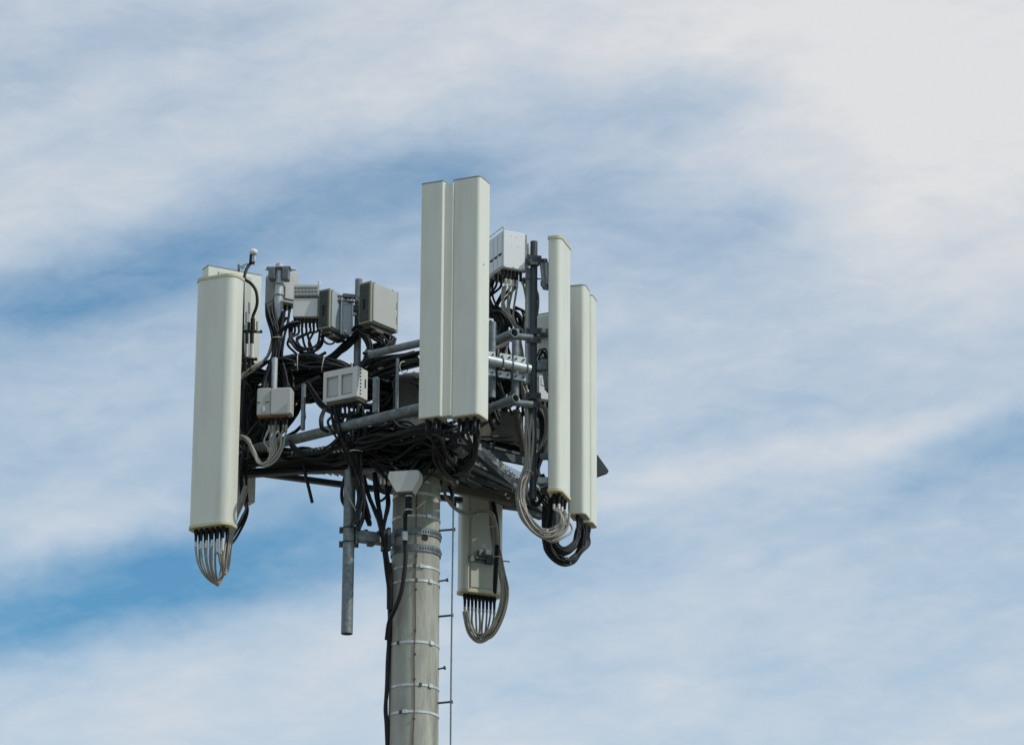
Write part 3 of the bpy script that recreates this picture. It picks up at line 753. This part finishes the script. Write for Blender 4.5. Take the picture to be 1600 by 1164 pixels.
MB().tube([P(393,410,-.05), P(388,416,-.06), P(384,424,-.08), P(382,434,-.10), P(383,437,-.10), P(393,444,-.10), P(400,455,-.10), P(402,470,-.10), P(400,482,-.09), P(396,492,-.08), P(394,500,-.08)], .0125, 9, 6).build('cable', M['black'], gp, world=True)
# tower lights / dark wedge at far right
wd = thing('wedge_bracket', 'dark triangular bracket poking out beyond the rightmost antenna', 'bracket', P(938, 742, 1.2))
q = [(924,708),(934,711),(951,735),(948,738),(931,744),(924,744)]
vs = [P(x, y, 1.1) for x, y in q]+[P(x, y, 1.1)+Vector((.0,.05,0)) for x, y in q]; n = len(q)
MB().add(vs, [tuple(range(n-1,-1,-1)), tuple(range(n,2*n))]+[(i,(i+1)%n,n+(i+1)%n,n+i) for i in range(n)]).build('plate', M['galv_dark'], wd, world=True)
MB().cyl(P(947,737,1.12), P(944,739,1.12), .012, 8).build('bolt', M['bolt'], wd, world=True)
# fittings on the back of the wide left panel
bf = thing('surge_arrestor', 'pair of pale cylinders with black boots behind the leftmost panel', 'fitting', P(390, 560, -.05))
for (x, y0, y1, r, mt) in ((386,538,558,.013,'gcable_light'),(394,538,560,.020,'gcable_light'),(386,518,538,.012,'boot'),(393.5,518,538,.016,'boot'),(389,504,520,.012,'boot'),(395,498,520,.018,'boot'),(403,503,518,.015,'offwhite'),(389,473,490,.008,'galv_light'),(386,488,505,.014,'unit_blue')):
    MB().cyl(P(x,y1,-.07), P(x,y0,-.07), r, 12).build('sleeve', M[mt], bf, world=True)
MB().box(P(394,518,-.04), (.16,.05,.010), None, .002).build('shelf', M['galv_dark'], bf, world=True)
MB().box(P(390,561,-.04), (.12,.05,.012), None, .002).build('shelf', M['galv_dark'], bf, world=True)
for x in (384, 391): MB().cyl(P(x,560,-.07), P(x,580,-.07), .010, 8).build('sleeve', M['boot'], bf, world=True)

# ------------------------------------------------------------ cables
def Q(pts): return [P(*p) for p in pts]
def bundle(label, pts, n, spread, r, mt='black', name='cable_bundle', jit=.35, ties=(), seg=7, seed=None, tie_mt='tie', taper=None):
    rnd = random.Random(seed if seed is not None else len(label)*31+n)
    if n >= 16: jit = .75
    W_ = Q(pts); lo = min(W_, key=lambda v: v.z)
    t = thing(name, label, 'cables', lo)
    for k in range(n):
        a = rnd.uniform(0, 6.28); q = spread*math.sqrt(rnd.random())
        off = Vector((math.cos(a)*q, rnd.uniform(-1,1)*spread*.8, math.sin(a)*q)); pp = []
        for i, p in enumerate(W_):
            f = 1 if taper is None else taper[i]
            pp.append(p + off*f + Vector((rnd.uniform(-1,1), rnd.uniform(-1,1), rnd.uniform(-1,1)))*spread*jit*f)
        MB().tube(pp, r*rnd.uniform(.9,1.1), seg, 5).build('cable', M[mt], t, world=True)
    for (px, py, Y, rr) in ties:
        # white cable tie hugging the bundle
        c = P(px, py, Y); best = min(range(len(W_)-1), key=lambda i: ((W_[i]+W_[i+1])/2-c).length)
        d = (W_[best+1]-W_[best]).normalized(); a_ = d.orthogonal().normalized(); b_ = d.cross(a_)
        pts_ = [c+(a_*math.cos(2*math.pi*i/12)+b_*math.sin(2*math.pi*i/12))*rr for i in range(13)]
        MB().tube(pts_, .0035, 5, 2).build('cable_tie', M[tie_mt], t, world=True)
    return t
def jumpers(label, starts, via, spread, r, mt='gcable', sleeve=None, drop=.05, ties=(), seed=1, name='jumper_cables', hang=None):
    rnd = random.Random(seed); V_ = Q(via); t = thing(name, label, 'cables', min(V_, key=lambda v: v.z))
    cen_ = sum(starts, Vector())/len(starts)
    for s in starts:
        off = Vector((rnd.uniform(-1,1), rnd.uniform(-1,1), rnd.uniform(-1,1)))*spread
        fan = s-cen_; fan.z = 0
        pp = [s+Vector((0,0,.01)), s+Vector((0,0,-drop*rnd.uniform(.8,1.2)))] + [v+fan*(.75,.45,.2,.05,0)[min(i,4)]+off*(1-.25*(i % 2))+Vector((rnd.uniform(-1,1), rnd.uniform(-1,1), rnd.uniform(-1,1)))*spread*.25 for i, v in enumerate(V_)]
        MB().tube(pp, r, 8, 7).build('cable', M[mt], t, world=True)
        if sleeve: MB().tube([s+Vector((0,0,.0)), (s+Vector((0,0,-.0))).lerp(pp[1], 1.0)], r*1.35, 9).build('sleeve', M[sleeve], t, world=True)
    for (px, py, Y, rr) in ties:
        c = P(px, py, Y); best = min(range(len(V_)-1), key=lambda i: ((V_[i]+V_[i+1])/2-c).length)
        d = (V_[best+1]-V_[best]).normalized(); a_ = d.orthogonal().normalized(); b_ = d.cross(a_)
        MB().tube([c+(a_*math.cos(2*math.pi*i/12)+b_*math.sin(2*math.pi*i/12))*rr for i in range(13)], .0035, 5, 2).build('cable_tie', M['tie'], t, world=True)
    return t

def droop(label, starts, bottom, after, r, mt='gcable', sleeve=None, jit=.02, seed=1, straight=.06):
    rnd = random.Random(seed); B_ = P(*bottom); A_ = Q(after); t = thing('jumper_cables', label, 'cables', B_)
    for s in starts:
        b = B_ + Vector((rnd.uniform(-1,1)*jit, rnd.uniform(-1,1)*jit, rnd.uniform(-.2,2.2)*jit)); q = Vector((rnd.uniform(-1,1), rnd.uniform(-1,1), 0))*jit
        sd = straight*rnd.uniform(.8,1.2); dz = b.z-s.z
        lat = lambda f, g: Vector((s.x+(b.x-s.x)*f, s.y+(b.y-s.y)*f, s.z+dz*g))
        pp = [s+Vector((0,0,.01)), s-Vector((0,0,sd)), lat(.10,.48)+q*.4, lat(.36,.76)+q*.4, lat(.74,.95), b+Vector((.008,0,0))]
        pp += [v+q+Vector((rnd.uniform(-1,1), rnd.uniform(-1,1), rnd.uniform(-1,1)))*jit*.3 for v in A_]
        MB().tube(pp, r*rnd.uniform(.92,1.08), 8, 6).build('cable', M[mt], t, world=True)
        if sleeve: MB().tube([s, s-Vector((0,0,sd))], r*1.3, 9).build('sleeve', M[sleeve], t, world=True)
    return t
# leftmost panel
droop('silver-grey jumper cables drooping to a point under the leftmost panel', plc[:8], (338,913,-.2), [(347,900,-.15),(351,878,-.12),(357,840,-.05),(371,800,.05),(384,760,.1)], .0085, 'gcable', 'gcable_light', .014, 3, .05)
droop('straight silver-grey jumper cables at the inner side under the leftmost panel', plc[8:11], (350,900,-.2), [(356,885,-.12),(359,850,-.08),(366,815,0),(376,790,.05),(386,760,.1)], .0085, 'gcable', 'gcable_light', .012, 5, .09)
bundle('black cable curling up behind the foot of the leftmost panel', [(356,850,0),(368,835,.1),(381,812,.15),(386,795,.2),(383,780,.25),(378,745,.3),(382,700,.3)], 3, .02, .010)
bundle('thin black cables dropping between the two left panels', [(380,600,.1),(378,650,.1),(382,700,.12),(378,740,.15),(380,780,.2)], 7, .03, .010)
bundle('black cables along the rear edge of the leftmost panel', [(380,436,-.05),(380,480,-.05),(379,540,-.05),(381,600,0),(378,660,.05)], 2, .006, .008)
# grey sweep from leftmost panel to the light pipe
bundle('grey cables sweeping from the leftmost panel up the light pipe', [(372,600,-.05),(378,588,-.05),(395,576,-.05),(415,562,.0),(425,540,.02),(427,510,.05),(422,480,.08)], 5, .022, .0085, 'gcable', taper=(1,1,1,.9,.7,.5,.5))
bundle('black cables gathered on the light pipe above the small grey unit', [(421,478,.02),(426,500,0),(432,525,-.02),(431,555,-.03),(424,585,-.05),(420,610,-.08)], 9, .045, .010, ties=((433,530,-.02,.045),))
bundle('black cables fanning down from the light pipe to the right', [(446,490,.0),(440,510,0),(438,535,-.02),(436,565,-.02),(446,590,-.03),(450,612,-.05)], 8, .045, .010)
bundle('black cable arch between the light pipe and the finned unit', [(430,540,.0),(437,520,-.05),(452,508,-.06),(466,506,-.03)], 4, .02, .011)
# finned unit
jumpers('black jumper cables splaying under the finned unit', fuc, [(470,530,.0),(478,547,.02),(484,562,.05),(500,572,.1)], .05, .0095, 'black', None, .05, seed=8)
bundle('black loop under the finned unit', [(455,505,.0),(455,530,-.02),(465,545,-.03),(480,548,-.03),(497,538,0),(503,515,.02)], 4, .025, .0105)
bundle('black cable loop hanging beneath the left louvred unit', [(500,525,0),(508,536,-.02),(518,538,-.02),(527,530,0)], 2, .008, .008)
# long trunks
bundle('thick black trunk of cables from the light pipe to the centre', [(425,572,.0),(450,566,-.05),(490,566,-.05),(530,573,-.05),(565,582,.0),(610,590,.2)], 16, .045, .0125, ties=((465,567,-.08,.06),(505,569,-.08,.06),(547,577,-.05,.05)))
bundle('second black trunk sagging below the first one', [(400,585,.2),(440,592,.2),(490,590,.2),(540,585,.2),(600,570,.2),(650,556,.2)], 16, .05, .0125)
bundle('diagonal black cables rising behind the left louvred unit', [(490,575,.2),(515,560,.2),(535,545,.15),(552,528,.1),(560,510,.05)], 9, .03, .012)
bundle('black cables coiled under the right louvred unit', [(552,520,-.02),(560,514,-.05),(575,518,-.05),(590,525,-.02),(600,535,0),(585,545,.05),(570,555,.05)], 8, .035, .010)
bundle('black cables looping down from the right louvred unit to the upper rail', [(612,528,.1),(606,540,.08),(590,548,.05),(574,560,.05),(568,575,.05)], 8, .035, .011)
bundle('black loops beside the grey middle pipe', [(566,520,-.05),(578,535,-.08),(580,555,-.08),(570,572,-.06),(556,580,-.03)], 6, .03, .009, ties=((577,550,-.08,.03),))
bundle('dusty black cable bundle below the upper rail', [(585,592,-.1),(605,582,-.25),(630,572,-.45),(660,566,-.6),(690,560,-.7)], 12, .035, .011, ties=((631,574,-.5,.045),))
bundle('black cable bundle hugging the upper rail', [(580,575,-.05),(600,566,-.2),(630,556,-.4),(665,548,-.55)], 8, .02, .010)
bundle('dark tangle of cables behind the filter box', [(440,596,.5),(480,600,.5),(520,598,.5),(570,606,.5),(620,600,.5),(660,606,.5)], 26, .07, .014)
bundle('dark tangle of cables between filter box and small grey unit', [(455,612,.4),(480,610,.4),(500,606,.4),(530,612,.4),(560,618,.4)], 10, .04, .012)
bundle('black cables filling the gap between pole cap and upper rail', [(585,600,.3),(610,604,.3),(625,625,.35),(605,640,.3),(585,650,.3),(630,650,.4),(660,640,.4)], 18, .08, .013)
bundle('dark cables left of the small grey unit', [(378,560,.35),(395,590,.3),(400,625,.3),(385,660,.3),(395,690,.3)], 16, .09, .013)
bundle('black cables spanning behind the small grey unit', [(380,600,.5),(420,590,.5),(440,620,.5),(460,600,.5),(500,590,.5)], 18, .10, .013)
# small grey unit
jumpers('grey looped jumper cables under the small grey unit', suc[2:6], [(424,690,-.16),(428,706,-.2),(420,722,-.22),(406,724,-.22),(397,705,-.22),(389,688,-.2),(376,681,-.15),(366,684,-.1)], .022, .0075, 'gcable', 'gcable', .05, ties=((422,704,-.18,.02),), seed=4)
jumpers('grey jumper cables hanging right of the pale short pipe', suc[4:], [(441,680,-.16),(440,700,-.2),(430,718,-.22),(414,728,-.22),(401,714,-.22),(392,695,-.2),(378,684,-.15),(366,688,-.1)], .018, .0075, 'gcable', 'gcable', .05, seed=6)
bundle('black cables slanting from the small grey unit to the leftmost panel', [(410,655,-.1),(400,668,-.05),(388,680,0),(374,690,.05)], 6, .03, .010)
bundle('black cables climbing from the small grey unit', [(412,606,-.12),(418,590,-.1),(425,570,-.08)], 4, .03, .010)
bundle('black cables entering the top right of the small grey unit', [(448,609,-.12),(449,590,-.1),(444,565,-.08)], 4, .022, .010)
# filter box
jumpers('black jumper cables dropping from the filter box onto the hanging pipe', flc, [(530,660,-.42),(538,690,-.42),(548,715,-.38),(556,740,-.36),(566,780,-.32),(576,815,-.25)], .04, .010, 'black', None, .05, seed=12)
bundle('thick black cables down the right side of the hanging pipe', [(566,640,-.35),(568,670,-.38),(563,700,-.38),(562,730,-.36),(566,770,-.34),(563,800,-.34),(556,822,-.34)], 9, .035, .012, ties=((556,705,-.42,.05),))
bundle('short black loop wrapped over the lower rail', [(508,640,-.5),(504,652,-.62),(505,668,-.62),(512,674,-.55)], 3, .012, .013)
bundle('black cables crossing left of the hanging pipe', [(522,640,-.4),(528,665,-.4),(540,690,-.38),(549,715,-.36),(553,740,-.33)], 8, .035, .011)
bundle('thin cable loop left of the hanging pipe', [(541,738,-.2),(535,760,-.2),(535,780,-.2),(541,794,-.2)], 2, .008, .008)
bundle('grey-brown cable crossing the hanging pipe', [(540,760,-.33),(547,780,-.34),(555,795,-.34),(561,805,-.33)], 1, .004, .0075, 'gcable', 'cable')
# underside
bundle('black feeder cables strung under the left half of the deck', [(380,718,.2),(430,716,.2),(480,716,.15),(530,716,.05),(580,712,0),(620,708,-.1)], 30, .055, .013)
bundle('black feeder cables under the deck behind the hanging pipe', [(535,712,.35),(565,710,.3),(600,702,.2),(640,700,.1),(690,700,-.1)], 28, .08, .013)
bundle('sagging black cables below the left edge of the deck', [(430,722,.3),(450,732,.3),(478,737,.3),(510,736,.35),(536,728,.4)], 3, .012, .010)
bundle('single black cable dangling down from the deck', [(474,725,.1),(477,740,.1),(482,760,.1),(488,785,.1)], 1, .001, .013, 'black', 'cable', 0)
bundle('black cables draped under the centre of the deck', [(570,680,-.3),(600,672,-.4),(630,676,-.4),(655,690,-.4),(680,700,-.4)], 20, .07, .012)
bundle('black cable mass beside the hub', [(590,690,-.1),(620,715,-.2),(640,725,-.24),(668,705,-.24),(690,690,-.3)], 30, .08, .013)
# two ropes of feeder to the pole
bundle('left strand of black feeders running to the pole bracket', [(568,740,-.2),(578,775,-.2),(588,800,-.22),(598,830,-.24),(603,860,-.2),(608,900,-.15),(609,950,-.12)], 5, .018, .013)
bundle('middle strand of black feeders running to the pole', [(586,740,-.2),(590,775,-.2),(594,800,-.22),(598,830,-.22),(604,870,-.2),(610,905,-.15)], 4, .015, .012)
bundle('right strand of black feeders meeting under the splitter', [(602,745,-.2),(606,770,-.2),(607,790,-.22),(603,810,-.22),(600,835,-.22),(604,880,-.18),(609,920,-.15)], 4, .014, .012)
bundle('small loops under the splitter', [(592,752,-.3),(594,766,-.32),(602,770,-.32),(608,760,-.3)], 3, .015, .006)
bundle('wider loops under the splitter', [(588,780,-.28),(596,782,-.3),(604,774,-.3),(610,760,-.28)], 3, .015, .006)
zz = [(606,880),(607,930),(607,980),(605,1030),(602,1080),(600,1110),(603,1140),(603,1200),(602,1330)]
bundle('black feeder bundle strapped down the left side of the pole', [(x+1, y, -.06) for x, y in zz], 6, .017, .013)
bundle('black feeder from the junction box crossing the front of the pole', [(634,800,-.30),(633,815,-.28),(633,850,-.25),(633,880,-.25),(628,920,-.25),(618,950,-.22),(608,972,-.17),(604,1000,-.12)], 2, .004, .016, jit=.2)
MB_ = MB().ring(P(632.5, 838, -.26)-Vector((0,0,.035)), .022, .07, .003, seg=18); solo(MB_, 'cable_clamp', M['steel_band'], 'bright clamp holding the black feeder on the pole collar', 'clamp')
bundle('slack wire slanting over the pole below the deck', [(690,722,-.3),(672,742,-.3),(655,760,-.3)], 1, .001, .005, 'black', 'cable', 0)
# central pair
jumpers('black jumper cables under the left central panel', pc1, [(690,690,-1.1),(698,710,-.9),(712,735,-.6),(730,748,-.2)], .05, .0125, 'black', None, .07, seed=21)
jumpers('black jumper cables under the right central panel', pc2, [(738,690,-1.1),(735,712,-.9),(724,730,-.6),(722,745,-.3),(740,755,0)], .05, .0125, 'black', None, .07, seed=22)
bundle('thick black U-shaped loop linking the two central panels', [(682,664,-1.35),(690,680,-1.3),(705,685,-1.3),(722,680,-1.3),(730,664,-1.3)], 3, .018, .012)
bundle('black cables crossing from the central pair towards the pole', [(686,690,-1.0),(680,700,-.9),(684,720,-.8),(700,740,-.5),(716,746,-.2)], 7, .03, .011)
bundle('black cable loops below the right central panel', [(742,664,-1.3),(746,690,-1.2),(742,715,-1.0),(728,732,-.8),(712,735,-.5)], 7, .03, .012)
bundle('tangled grey fittings behind the central loops', [(692,700,-.3),(705,720,-.3),(700,740,-.2),(712,755,-.1)], 5, .05, .009, 'gcable')
bundle('black feeder cables strapped under the right deck edge', [(712,742,-.1),(740,748,.1),(770,760,.4),(800,772,.7),(815,778,.8)], 10, .035, .012)
# white unit
jumpers('grey jumper cables with silver boots under the white unit', wuc[1:5], [(795,480,-.08),(799,495,-.08),(806,508,-.05),(816,516,0),(830,532,.05)], .018, .0085, 'gcable', 'gcable_light', .06, seed=31)
bundle('second grey strand bending left under the white unit', [(788,450,-.08),(786,470,-.08),(792,488,-.08),(800,500,-.08),(810,520,0),(818,560,.1),(820,600,.2)], 3, .012, .0085, 'gcable')
jumpers('black jumper cables behind the white unit boots', wuc2, [(775,475,.1),(785,495,.1),(795,520,.15),(785,545,.2)], .06, .010, 'black', None, .05, seed=32)
bundle('black loop of cables left under the white unit', [(772,440,0),(768,455,0),(769,472,0),(778,484,.0),(790,486,.05)], 6, .022, .009)
bundle('black cable coil above the short grey pipes', [(762,490,-.1),(772,486,-.12),(784,492,-.12),(789,508,-.1),(784,526,-.05),(774,535,.0)], 8, .025, .010)
bundle('black cable tangle between the white unit and the pipes', [(800,490,.2),(812,495,.2),(818,510,.2),(806,525,.2),(790,530,.2)], 10, .05, .010)
bundle('yellow earth cable beside the white unit', [(815,438,-.02),(819,450,-.02),(822,470,-.03),(822,495,-.03),(820,515,0)], 2, .004, .0055, 'ycable', 'cable')
bundle('black cable bulging right of the dark pipe', [(818,436,.0),(832,445,.1),(840,462,.12),(840,485,.1),(834,505,.05)], 3, .008, .008)
bundle('pale cables crossing between the short grey pipes', [(762,550,.1),(775,543,.0),(790,537,0),(800,528,.05)], 3, .012, .0085, 'gcable_light')
bundle('dark tangle behind the cross arm', [(765,590,.3),(780,600,.3),(800,595,.3),(815,610,.3),(822,640,.3)], 16, .08, .011)
bundle('grey cables slanting behind the cross arm', [(808,545,.15),(812,570,.2),(815,600,.2),(826,640,.2)], 6, .04, .0085, 'gcable')
bundle('grey tangle behind the two short pipes', [(775,510,.35),(785,540,.35),(780,575,.35),(790,605,.35),(776,630,.35)], 7, .05, .009, 'gcable')
bundle('black tangle behind the two short pipes', [(765,500,.4),(790,520,.4),(775,560,.4),(795,590,.4),(770,625,.4)], 16, .07, .011)
bundle('small black cable coil right of the dark pipe', [(842,560,.1),(848,548,.1),(854,553,.1),(851,565,.1),(843,562,.12)], 6, .018, .007)
# thin right panel
jumpers('big grey cable loop swinging left under the thin right panel', pr1, [(882,815,-.2),(874,832,-.22),(855,838,-.25),(836,828,-.25),(820,808,-.24),(812,785,-.22),(815,760,-.2),(823,738,-.18),(825,700,-.16),(822,660,-.15),(824,620,-.1)], .032, .0085, 'gcable', 'gcable_light', .035, ties=((826,738,-.18,.035),(853,834,-.25,.04)), seed=41)
bundle('inner grey cables of the big loop', [(878,806,-.2),(872,824,-.2),(852,834,-.22),(832,822,-.22),(818,798,-.2),(815,768,-.2),(824,735,-.18),(826,690,-.15),(828,650,-.12)], 5, .030, .0085, 'gcable')
bundle('black cables behind the big grey loop', [(862,780,-.05),(860,800,-.05),(857,830,0),(856,855,.05),(868,872,.1),(880,876,.1)], 7, .025, .011)
bundle('black cables at the foot of the dark pipe', [(828,770,.05),(835,790,.05),(846,782,.05),(852,765,.05),(846,745,.05)], 6, .02, .010)
bundle('black cables right of the dark pipe above its foot', [(842,640,.2),(850,660,.2),(848,700,.2),(840,730,.2),(850,760,.2)], 9, .03, .010)
bundle('grey cable arc right of the dark pipe', [(842,634,.05),(852,640,.05),(855,665,.05),(850,690,.05),(841,703,.05)], 3, .010, .0085, 'gcable')
bundle('black cables slanting towards the thin right panel foot', [(838,762,.1),(848,782,.1),(858,792,.1),(864,800,.1)], 4, .018, .010)
# right pair
jumpers('black jumper loop under the right-hand pair, nearer strand', pr2, [(896,858,.45),(880,868,.4),(866,862,.35),(858,840,.3),(856,810,.25),(858,785,.2),(850,765,.2)], .03, .0115, 'black', None, .05, seed=51)
jumpers('black jumper loop under the right-hand pair, farther and lower strand', pr3, [(908,858,.6),(896,874,.5),(880,879,.4),(862,870,.35),(854,848,.3),(854,815,.25),(857,785,.2)], .026, .0125, 'black', None, .05, ties=((886,877,.45,.035),), seed=52)
MB_ = MB().cyl(P(870,850,.4), P(870,880,.4), .02, 10)
# low rear panel
droop('grey jumper cables looping under the low rear panel', pb2, (750,999,1.05), [(768,988,1.0),(781,962,.95),(788,930,.9),(784,890,.85),(777,860,.82),(776,830,.8),(770,800,.8)], .0085, 'gcable', 'gcable', .022, 61, .03)
bundle('grey cables running down the back of the low rear panel', [(765,775,.8),(768,800,.8),(768,830,.8),(772,860,.8),(778,890,.8)], 4, .02, .008, 'gcable')
bundle('black cable bound along the grey ones on the low rear panel', [(770,780,.78),(776,810,.78),(779,840,.78),(776,870,.78),(775,900,.8),(774,925,.85)], 4, .012, .010, ties=((777,870,.78,.03),(771,824,.78,.035)))
bundle('S-shaped grey cable left of the low rear panel', [(692,755,.3),(698,778,.3),(712,796,.4),(732,803,.6),(752,799,.7),(768,803,.72),(776,822,.75),(778,850,.75)], 4, .012, .008, 'gcable', ties=((744,801,.68,.02),))
bundle('short dark cables by the step bolts', [(700,755,.1),(707,775,.1),(711,790,.1)], 3, .01, .010)
bundle('thick dark cable mass filling the space behind the filter box', [(445,590,.7),(480,606,.7),(520,596,.75),(560,612,.75),(600,606,.8),(640,640,.8),(670,600,.8)], 34, .10, .015)
bundle('dark cable mass just above the deck left of the hanging pipe', [(380,640,.6),(400,690,.6),(440,640,.6),(455,600,.65),(480,590,.65)], 20, .12, .014)
bundle('black feeders lying along the deck edge below the lower rail', [(560,700,-.42),(590,692,-.5),(620,684,-.6),(660,674,-.8),(700,668,-.95)], 16, .045, .013)
bundle('black feeders hanging in the shade below the filter box', [(540,700,-.2),(570,692,-.3),(600,700,-.3),(640,708,-.3),(672,700,-.4),(700,690,-.5)], 30, .09, .014)

bundle('black cable mass hiding the left of the pole top', [(596,722,-.3),(615,734,-.33),(636,736,-.34),(652,728,-.34),(668,704,-.33)], 26, .065, .013)
bundle('black cables hooking over the pole top', [(600,690,-.35),(625,705,-.35),(650,702,-.35),(672,690,-.35)], 18, .06, .012)
bundle('thick black U-loop hanging lowest on the right', [(857,770,.2),(852,815,.25),(857,855,.3),(878,878,.4),(901,868,.5),(912,842,.5),(914,822,.5)], 7, .024, .012)
bundle('inner black loop beneath the right-hand pair', [(860,795,.2),(862,832,.25),(878,858,.3),(897,850,.45),(903,826,.5)], 6, .024, .011)
bundle('outer grey cables looping below the low rear panel', [(727,955,1.05),(733,984,1.05),(748,1001,1.05),(768,992,1.0),(784,962,.95),(790,925,.9),(784,890,.85),(778,860,.82)], 5, .018, .008, 'gcable')
bundle('extra grey cables filling the big loop', [(884,800,-.2),(880,826,-.2),(860,838,-.24),(838,832,-.24),(816,806,-.22),(808,775,-.2),(815,745,-.18),(824,712,-.15),(822,670,-.12)], 5, .024, .009, 'gcable')
bundle('loose black loops in front of the deck cables', [(455,690,-.2),(470,708,-.22),(495,712,-.25),(520,700,-.35),(535,682,-.45)], 3, .03, .010)
bundle('black cable sagging between the rails', [(480,600,-.1),(500,632,-.15),(530,648,-.3),(565,650,-.4)], 3, .02, .010)
vpipe('dark pipe end hanging inside the lowest black loop', 868, 500, 870, 877, .42, .026, 'galv_dark')
bundle('dark cable tangle behind the side plate', [(748,690,.7),(768,700,.7),(790,694,.7),(812,702,.7),(826,690,.7)], 18, .07, .012)
bundle('black cables piled between pole top and central panels', [(672,600,-.2),(700,620,-.2),(730,610,-.2),(752,640,-.2),(745,580,-.2),(715,560,-.2)], 22, .12, .014)  # pile added out of view behind the panels, to shade the pole top
# loose ends of cable ties catching the light below the deck
rnd = random.Random(5)
for o in [o for o in list(C.objects) if o.get('label', '').startswith(('black feeder cables', 'black cables draped', 'black cable mass', 'black feeders hanging', 'thick black trunk', 'thick dark cable mass'))]:
    cabs = [c for c in o.children if c.name.startswith('cable') and not c.name.startswith('cable_tie')]
    for k in range(9):
        c = rnd.choice(cabs); v = c.data.vertices[rnd.randrange(len(c.data.vertices))].co + o.location
        w_ = v + Vector((rnd.uniform(-.02,.02), -.012, rnd.uniform(-.03,.0))); w2 = w_ + Vector((rnd.uniform(-.02,.02), -.015, rnd.uniform(-.02,.02)))
        MB().tube([v, w_, w2], .0028, 5, 3).build('cable_tie', M[rnd.choice(('tie','tie','trim'))], o, world=True)
